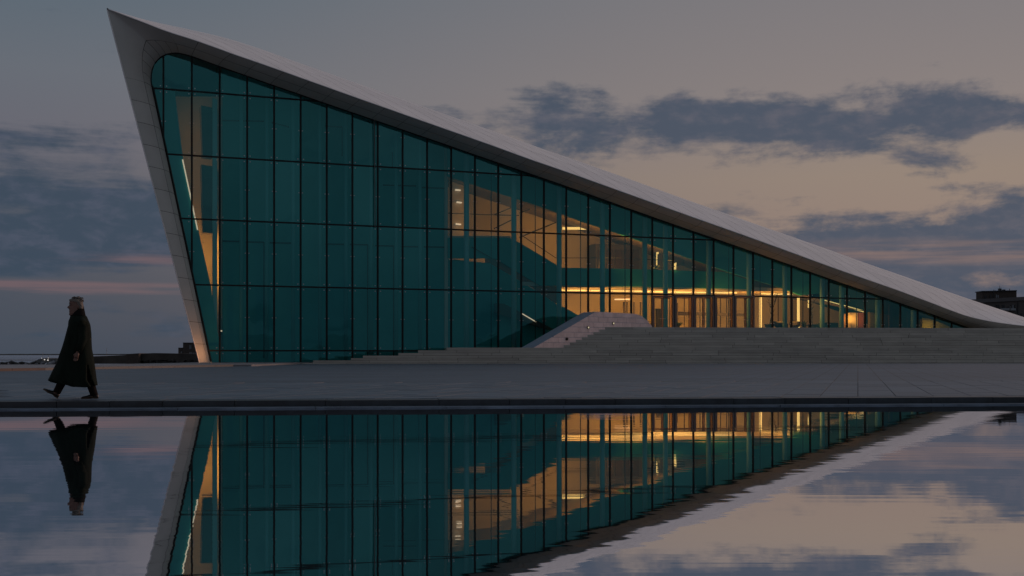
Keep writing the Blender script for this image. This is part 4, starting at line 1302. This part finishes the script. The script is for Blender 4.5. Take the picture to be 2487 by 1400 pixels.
for k in range(46):
    z = lerp(s8(0, 655)[1], s8(0, 206)[1], k / 45)
    f, b, hw = interp(face_f, z), interp(face_b, z), interp(head_w, z)
    c, hx = (f + b) / 2, max(0.01, (b - f) / 2)
    bp = max(0, interp(bump_t, max(bump_t[0][0], min(bump_t[-1][0], z)))) + max(0, interp(chin_t, max(chin_t[0][0], min(chin_t[-1][0], z))))
    ring = []
    for i in range(NH):
        t = 2 * math.pi * i / NH
        dt = abs((t - math.pi + math.pi) % (2 * math.pi) - math.pi)
        x = c + hx * math.cos(t); y = hw * math.sin(t)
        x -= bp * math.exp(-(dt / R(17)) ** 2) if math.cos(t) < 0 else 0
        # eye sockets
        ez = s8(0, 392)[1]
        for sy in (-1, 1):
            if math.cos(t) < 0:
                x += 0.012 * math.exp(-((y - sy * 0.034) / 0.016) ** 2 - ((z - ez) / 0.014) ** 2)
        ring.append(Vector((x, y, z)))
    rings.append(ring)
raw.loft(rings)
def ball(c, r, sc=(1, 1, 1)):
    bm = bmesh.new(); bmesh.ops.create_uvsphere(bm, u_segments=12, v_segments=8, radius=r)
    vv = [Vector((v.co.x * sc[0], v.co.y * sc[1], v.co.z * sc[2])) + Vector(c) for v in bm.verts]
    fs = [tuple(v.index for v in f.verts) for f in bm.faces]
    bm.free(); raw.add(vv, fs)
for sy in (-1, 1):
    ex, ez = s8(650, 425)
    ball((ex, sy * 0.094, ez), 0.034, (0.62, 0.32, 1.0))                      # ears
    ex, ez = s8(478, 392)
    ball((ex + 0.004, sy * 0.033, ez), 0.0125)                                 # eyeballs
def P3(zx, zy, y): a = s4(zx, zy); return Vector((a[0], y, a[1]))
hipz = 0.92
raw.tube([P3(650, 260, 0), P3(655, 330, 0), P3(668, 400, 0)], [0.062, 0.068, 0.10], 14)       # neck
raw.tube([P3(668, 350, 0), P3(675, 430, 0), P3(668, 560, 0), P3(668, 660, 0), P3(672, 735, 0)], [0.09, 0.135, 0.14, 0.145, 0.13], 16)
raw.tube([P3(682, 415, -0.17), P3(680, 405, 0), P3(682, 415, 0.17)], [0.045, 0.08, 0.045], 12)   # shoulders
# legs: near (left) leg trails, far leg swings forward onto its heel
near = [P3(678, 730, -0.09), P3(745, 930, -0.09), P3(820, 1160, -0.09)]
farl = [P3(650, 730, 0.09), P3(545, 925, 0.09), P3(440, 1130, 0.09)]
raw.tube([near[0], near[0].lerp(near[1], .5), near[1], near[1].lerp(near[2], .35), near[2]], [0.095, 0.08, 0.058, 0.06, 0.04], 12)
raw.tube([farl[0], farl[0].lerp(farl[1], .5), farl[1], farl[1].lerp(farl[2], .35), farl[2]], [0.095, 0.08, 0.058, 0.06, 0.04], 12)
raw.tube([near[2], P3(810, 1195, -0.09), P3(730, 1212, -0.095)], [0.04, 0.04, 0.028], 10)
raw.tube([farl[2], P3(415, 1165, 0.09), P3(330, 1140, 0.095)], [0.04, 0.04, 0.028], 10)
# arms
def arm(sy, elbow, wrist, sh):
    raw.tube([sh, sh.lerp(elbow, .5), elbow, elbow.lerp(wrist, .4), wrist], [0.045, 0.046, 0.04, 0.041, 0.027], 12)
shn = P3(690, 400, -0.19); eln = P3(706, 590, -0.262); wrn = P3(650, 728, -0.325)
shf = P3(680, 400, 0.19); elf = P3(705, 585, 0.262); wrf = P3(690, 735, 0.325)
arm(-1, eln, wrn, shn); arm(1, elf, wrf, shf)
def hand(wr, sy, dirv):
    d = dirv.normalized(); side = Vector((-1, 0, 0)) - d * Vector((-1, 0, 0)).dot(d); side.normalize()   # towards the front
    nrm = d.cross(side).normalized()
    pal = wr + d * 0.09
    raw.tube([wr, wr + d * 0.03, wr + d * 0.06, pal], [0.026, 0.034, 0.036, 0.03], 10)
    for k, (off, L) in enumerate(((0.028, 0.068), (0.010, 0.078), (-0.008, 0.072), (-0.025, 0.056))):
        b = wr + d * 0.078 + side * off
        curl = -side * 0.25 * sy * 0 - nrm * 0.45 * (-1 if sy < 0 else 1) * -1
        m1 = b + d * L * 0.45 + nrm * 0.006; m2 = m1 + (d + curl * 0.5).normalized() * L * 0.35; m3 = m2 + (d * 0.6 + curl).normalized() * L * 0.3
        raw.tube([b, m1, m2, m3], [0.0105, 0.0098, 0.009, 0.0075], 8)
    b = wr + d * 0.03 + side * 0.028
    raw.tube([b, b + (d + side * 0.7).normalized() * 0.035, b + (d * 1.3 + side * 0.5).normalized() * 0.068], [0.013, 0.0115, 0.0085], 8)
hand(wrn, -1, Vector((-0.25, 0, -1))); hand(wrf, 1, Vector((-0.15, 0, -1)))
tmp = raw.build('body_raw', M_skin)
md = tmp.modifiers.new('remesh', 'REMESH'); md.mode = 'VOXEL'; md.voxel_size = 0.0062; md.use_smooth_shade = True
dg = bpy.context.evaluated_depsgraph_get(); dg.update()
me = bpy.data.meshes.new_from_object(tmp.evaluated_get(dg))
bpy.data.objects.remove(tmp)
me.name = 'body'; me.materials.clear(); me.materials.append(M_skin)
for p in me.polygons: p.use_smooth = True
link(bpy.data.objects.new('body', me), person)
# eyes and brow marks
for sy in (-1, 1):
    ex, ez = s8(472, 393)
    eb = bmesh.new(); bmesh.ops.create_uvsphere(eb, u_segments=8, v_segments=6, radius=0.008)
    em = bpy.data.meshes.new('eye'); eb.to_mesh(em); eb.free(); em.materials.append(M_scarf)
    l = link(bpy.data.objects.new('eye', em), person); l.location = (ex - 0.002, sy * 0.036, ez)
    bx_, bz_ = s8(452, 368)
    MB().tube([(bx_ + 0.004, sy * 0.016, bz_), (bx_ + 0.002, sy * 0.036, bz_ + 0.005), (bx_ + 0.016, sy * 0.056, bz_)], [0.005, 0.007, 0.004], 6).build('eyebrow', M_hair, person)
# hair: swept back cap with wind-blown tufts
hair = MB()
hf = tab(s8, [(462, 300), (448, 278), (455, 258), (500, 240), (580, 205), (650, 190)])
hrings = []
for k in range(22):
    t = k / 21
    z = lerp(s8(0, 470)[1], s8(0, 186)[1], t)
    fz = s8(0, 318)[1]
    bz = interp(face_b, min(z, face_b[-1][0]))
    hw = interp(head_w, min(z, head_w[-1][0])) + 0.012
    if z < fz:
        f = lerp(s8(640, 0)[0], s8(575, 0)[0], (z - s8(0, 470)[1]) / (fz - s8(0, 470)[1]))
    else: f = interp(hf, min(max(z, hf[0][0]), hf[-1][0])) - 0.004
    b = bz + 0.012
    if z > face_b[-1][0]: b = s8(690, 0)[0]
    hw = max(0.02, hw * (1 - max(0, t - 0.8) * 2.2))
    c, hx = (f + b) / 2, max(0.012, (b - f) / 2)
    hrings.append([Vector((c + hx * math.cos(a), hw * math.sin(a) * (1 + 0.05 * math.sin(9 * a + k)), z)) for a in [2 * math.pi * i / 32 for i in range(32)]])
hair.loft(hrings)
rnd = random.Random(21)
for k in range(44):
    a = s8(rnd.uniform(500, 720), rnd.uniform(205, 300)); y = rnd.uniform(-0.075, 0.075)
    dxx = rnd.uniform(0.05, 0.10)
    p0 = Vector((a[0], y, a[1] - 0.008)); p2 = p0 + Vector((dxx, rnd.uniform(-.02, .02), rnd.uniform(-0.035, 0.012))); p1 = p0.lerp(p2, .5) + Vector((0, 0, 0.014))
    top = s8(0, 190)[1]
    for p in (p0, p1, p2): p.z = min(p.z, top); p.x = min(p.x, s8(782, 0)[0])
    hair.tube([p0, p1, p2], [0.012, 0.009, 0.001], 5)
hair.build('hair', M_hair, person, True)
# scarf / turned-up collar
col_r = []
for (zz_, fx, bx2, hw) in ((655, 470, 0, 0), ):
    pass
for zy, xf, xb, hw in ((410, 566, 752, 0.13), (360, 572, 742, 0.115), (320, 574, 728, 0.098), (285, 590, 720, 0.088), (262, 630, 716, 0.082)):
    a, b = s4(xf, zy), s4(xb, zy); c = (a[0] + b[0]) / 2; hx = (b[0] - a[0]) / 2
    col_r.append([Vector((c + hx * math.cos(t), hw * math.sin(t), a[1] + (0.035 * (math.cos(t) + 0.3) if zy < 330 else 0))) for t in [2 * math.pi * i / 24 for i in range(24)]])
MB().loft(col_r, True).build('collar', M_scarf, person, True)
# coat: lofted, flaring, with folds and a rear vent
cf = tab(s4, [(576, 350), (566, 405), (546, 480), (514, 600), (490, 680), (464, 750), (438, 830), (398, 910), (343, 1024), (372, 1040), (418, 1056), (470, 1075), (500, 1100)])
cb = tab(s4, [(735, 330), (758, 385), (780, 435), (790, 520), (793, 620), (797, 690), (812, 770), (830, 880), (845, 1000), (858, 1078), (862, 1100)])
chw = [(s4(0, 1100)[1], 0.36), (s4(0, 900)[1], 0.31), (s4(0, 700)[1], 0.26), (s4(0, 560)[1], 0.235), (s4(0, 450)[1], 0.225), (s4(0, 400)[1], 0.215), (s4(0, 360)[1], 0.175), (s4(0, 335)[1], 0.125)]
hem = [(0, s4(0, 1076)[1]), (50, s4(0, 1084)[1]), (80, s4(0, 1097)[1]), (104, s4(0, 1088)[1]), (126, s4(0, 1066)[1]), (150, s4(0, 1040)[1]), (180, s4(0, 1022)[1])]
NSEG, NRW = 72, 40
vv, fs = [], []
ztop = s4(0, 335)[1]
for k in range(NRW + 1):
    for i in range(NSEG):
        t = 2 * math.pi * i / NSEG
        deg = math.degrees(t); deg = deg if deg <= 180 else 360 - deg       # 0 = back, 180 = front
        zb = interp(hem, deg)
        z = lerp(ztop, zb, k / NRW)
        f, b, hw = interp(cf, z), interp(cb, z), interp(chw, z)
        c, hx = (f + b) / 2, (b - f) / 2
        low_ = (k / NRW)
        fold = 1 + 0.035 * low_ * math.sin(11 * t + 1.2) * (0.4 + low_) + 0.015 * math.sin(5 * t + 7 * low_)
        ex = 0.75
        cs, sn_ = math.cos(t), math.sin(t)
        x = c + hx * (abs(cs) ** ex) * (1 if cs > 0 else -1)
        y = hw * (abs(sn_) ** ex) * (1 if sn_ > 0 else -1) * fold
        vv.append(Vector((x, y, z)))
for k in range(NRW):
    for i in range(NSEG):
        i2 = (i + 1) % NSEG
        t = 2 * math.pi * (i + .5) / NSEG
        deg = math.degrees(t)
        # vent on the near side towards the back (sin<0 is the camera side)
        if k / NRW > 0.66 and 298 < deg < 298 + 26 * (k / NRW - 0.62) / 0.38: continue
        fs.append((k * NSEG + i, k * NSEG + i2, (k + 1) * NSEG + i2, (k + 1) * NSEG + i))
fs.append(tuple(range(NSEG)))
co = mesh_obj('coat', vv, fs, M_coat, person, True)
sm = co.modifiers.new('thick', 'SOLIDIFY'); sm.thickness = 0.012; sm.offset = -1
for sy, sh, elb, wr in ((-1, shn, eln, wrn), (1, shf, elf, wrf)):
    cu = elb.lerp(wr, 0.97)
    sl_ = MB()
    pts = [sh + Vector((-0.005, -sy * 0.05, 0.035)), sh + Vector((0, 0.0, -0.03)), sh.lerp(elb, .35), sh.lerp(elb, .7), elb, elb.lerp(wr, .4), cu]
    sl_.tube(pts, [0.065, 0.088, 0.086, 0.078, 0.074, 0.068, 0.062], 16)
    sl_.build('sleeve', M_coat, person, True)
# lapel
a = [s4(576, 352), s4(560, 405), s4(548, 470), s4(590, 420)]
for sy in (-1, 1):
    MB().prism([(a[0][0] - 0.004, sy * 0.03, a[0][1]), (a[1][0] - 0.012, sy * 0.05, a[1][1]), (a[2][0] - 0.004, sy * 0.03, a[2][1]), (a[3][0], sy * 0.16, a[3][1])], (0.0, 0.0, 0.012)).build('lapel', M_coat, person)
# trousers
for leg in (near, farl):
    k_, an = leg[1], leg[2]
    pts = [leg[0], leg[0].lerp(k_, .5), k_, k_.lerp(an, .5), an, an + (an - k_).normalized() * 0.045]
    MB().tube(pts, [0.11, 0.10, 0.082, 0.074, 0.066, 0.064], 14).build('trouser_leg', M_trouser, person, True)
# shoes
def shoe(name, heel, toe, ank, yy, ground):
    """heel and toe: side-view sole points; built as slices from heel to toe"""
    d = Vector((toe[0] - heel[0], 0, toe[1] - heel[1])); L = d.length; d.normalize(); up = Vector((-d.z, 0, d.x)) * -1
    if up.z < 0: up = -up
    o_ = Vector((heel[0], yy, heel[1]))
    prof_ = [(0.0, .028, .060), (0.06, .034, .085), (0.2, .037, .105), (0.36, .037, .098), (0.5, .040, .070), (0.68, .046, .052), (0.84, .042, .043), (0.95, .028, .034), (1.0, .008, .022)]
    rg, sg = [], []
    for t, hw, h in prof_:
        c = o_ + d * (L * t)
        rg.append([c + Vector((0, hw * math.cos(a_), 0)) + up * (0.018 + max(0.0, math.sin(a_)) * (h - 0.018)) if math.sin(a_) >= 0 else c + Vector((0, hw * math.cos(a_), 0)) + up * 0.018
                   for a_ in [2 * math.pi * i / 14 for i in range(14)]])
        hs = 0.0 if not (0.32 < t < 0.52) else 0.010
        sg.append([c + Vector((0, -hw * 1.05, 0)) + up * hs, c + Vector((0, hw * 1.05, 0)) + up * hs, c + Vector((0, hw * 1.05, 0)) + up * 0.0185, c + Vector((0, -hw * 1.05, 0)) + up * 0.0185])
    s_ = MB().loft(rg).build(name, M_shoe, person, True)
    MB().loft(sg).build('sole', M_sole, s_)
h1 = s4(872, 1222); t1 = s4(686, 1222)
shoe('shoe', (h1[0], 0.002), (t1[0], 0.002), near[2], -0.09, True)
h2 = s4(436, 1220); t2 = s4(281, 1120)
shoe('shoe', (h2[0], max(0.004, h2[1])), t2, farl[2], 0.09, False)
tag(person, 'person in a long dark coat striding left along the pool edge', 'person')
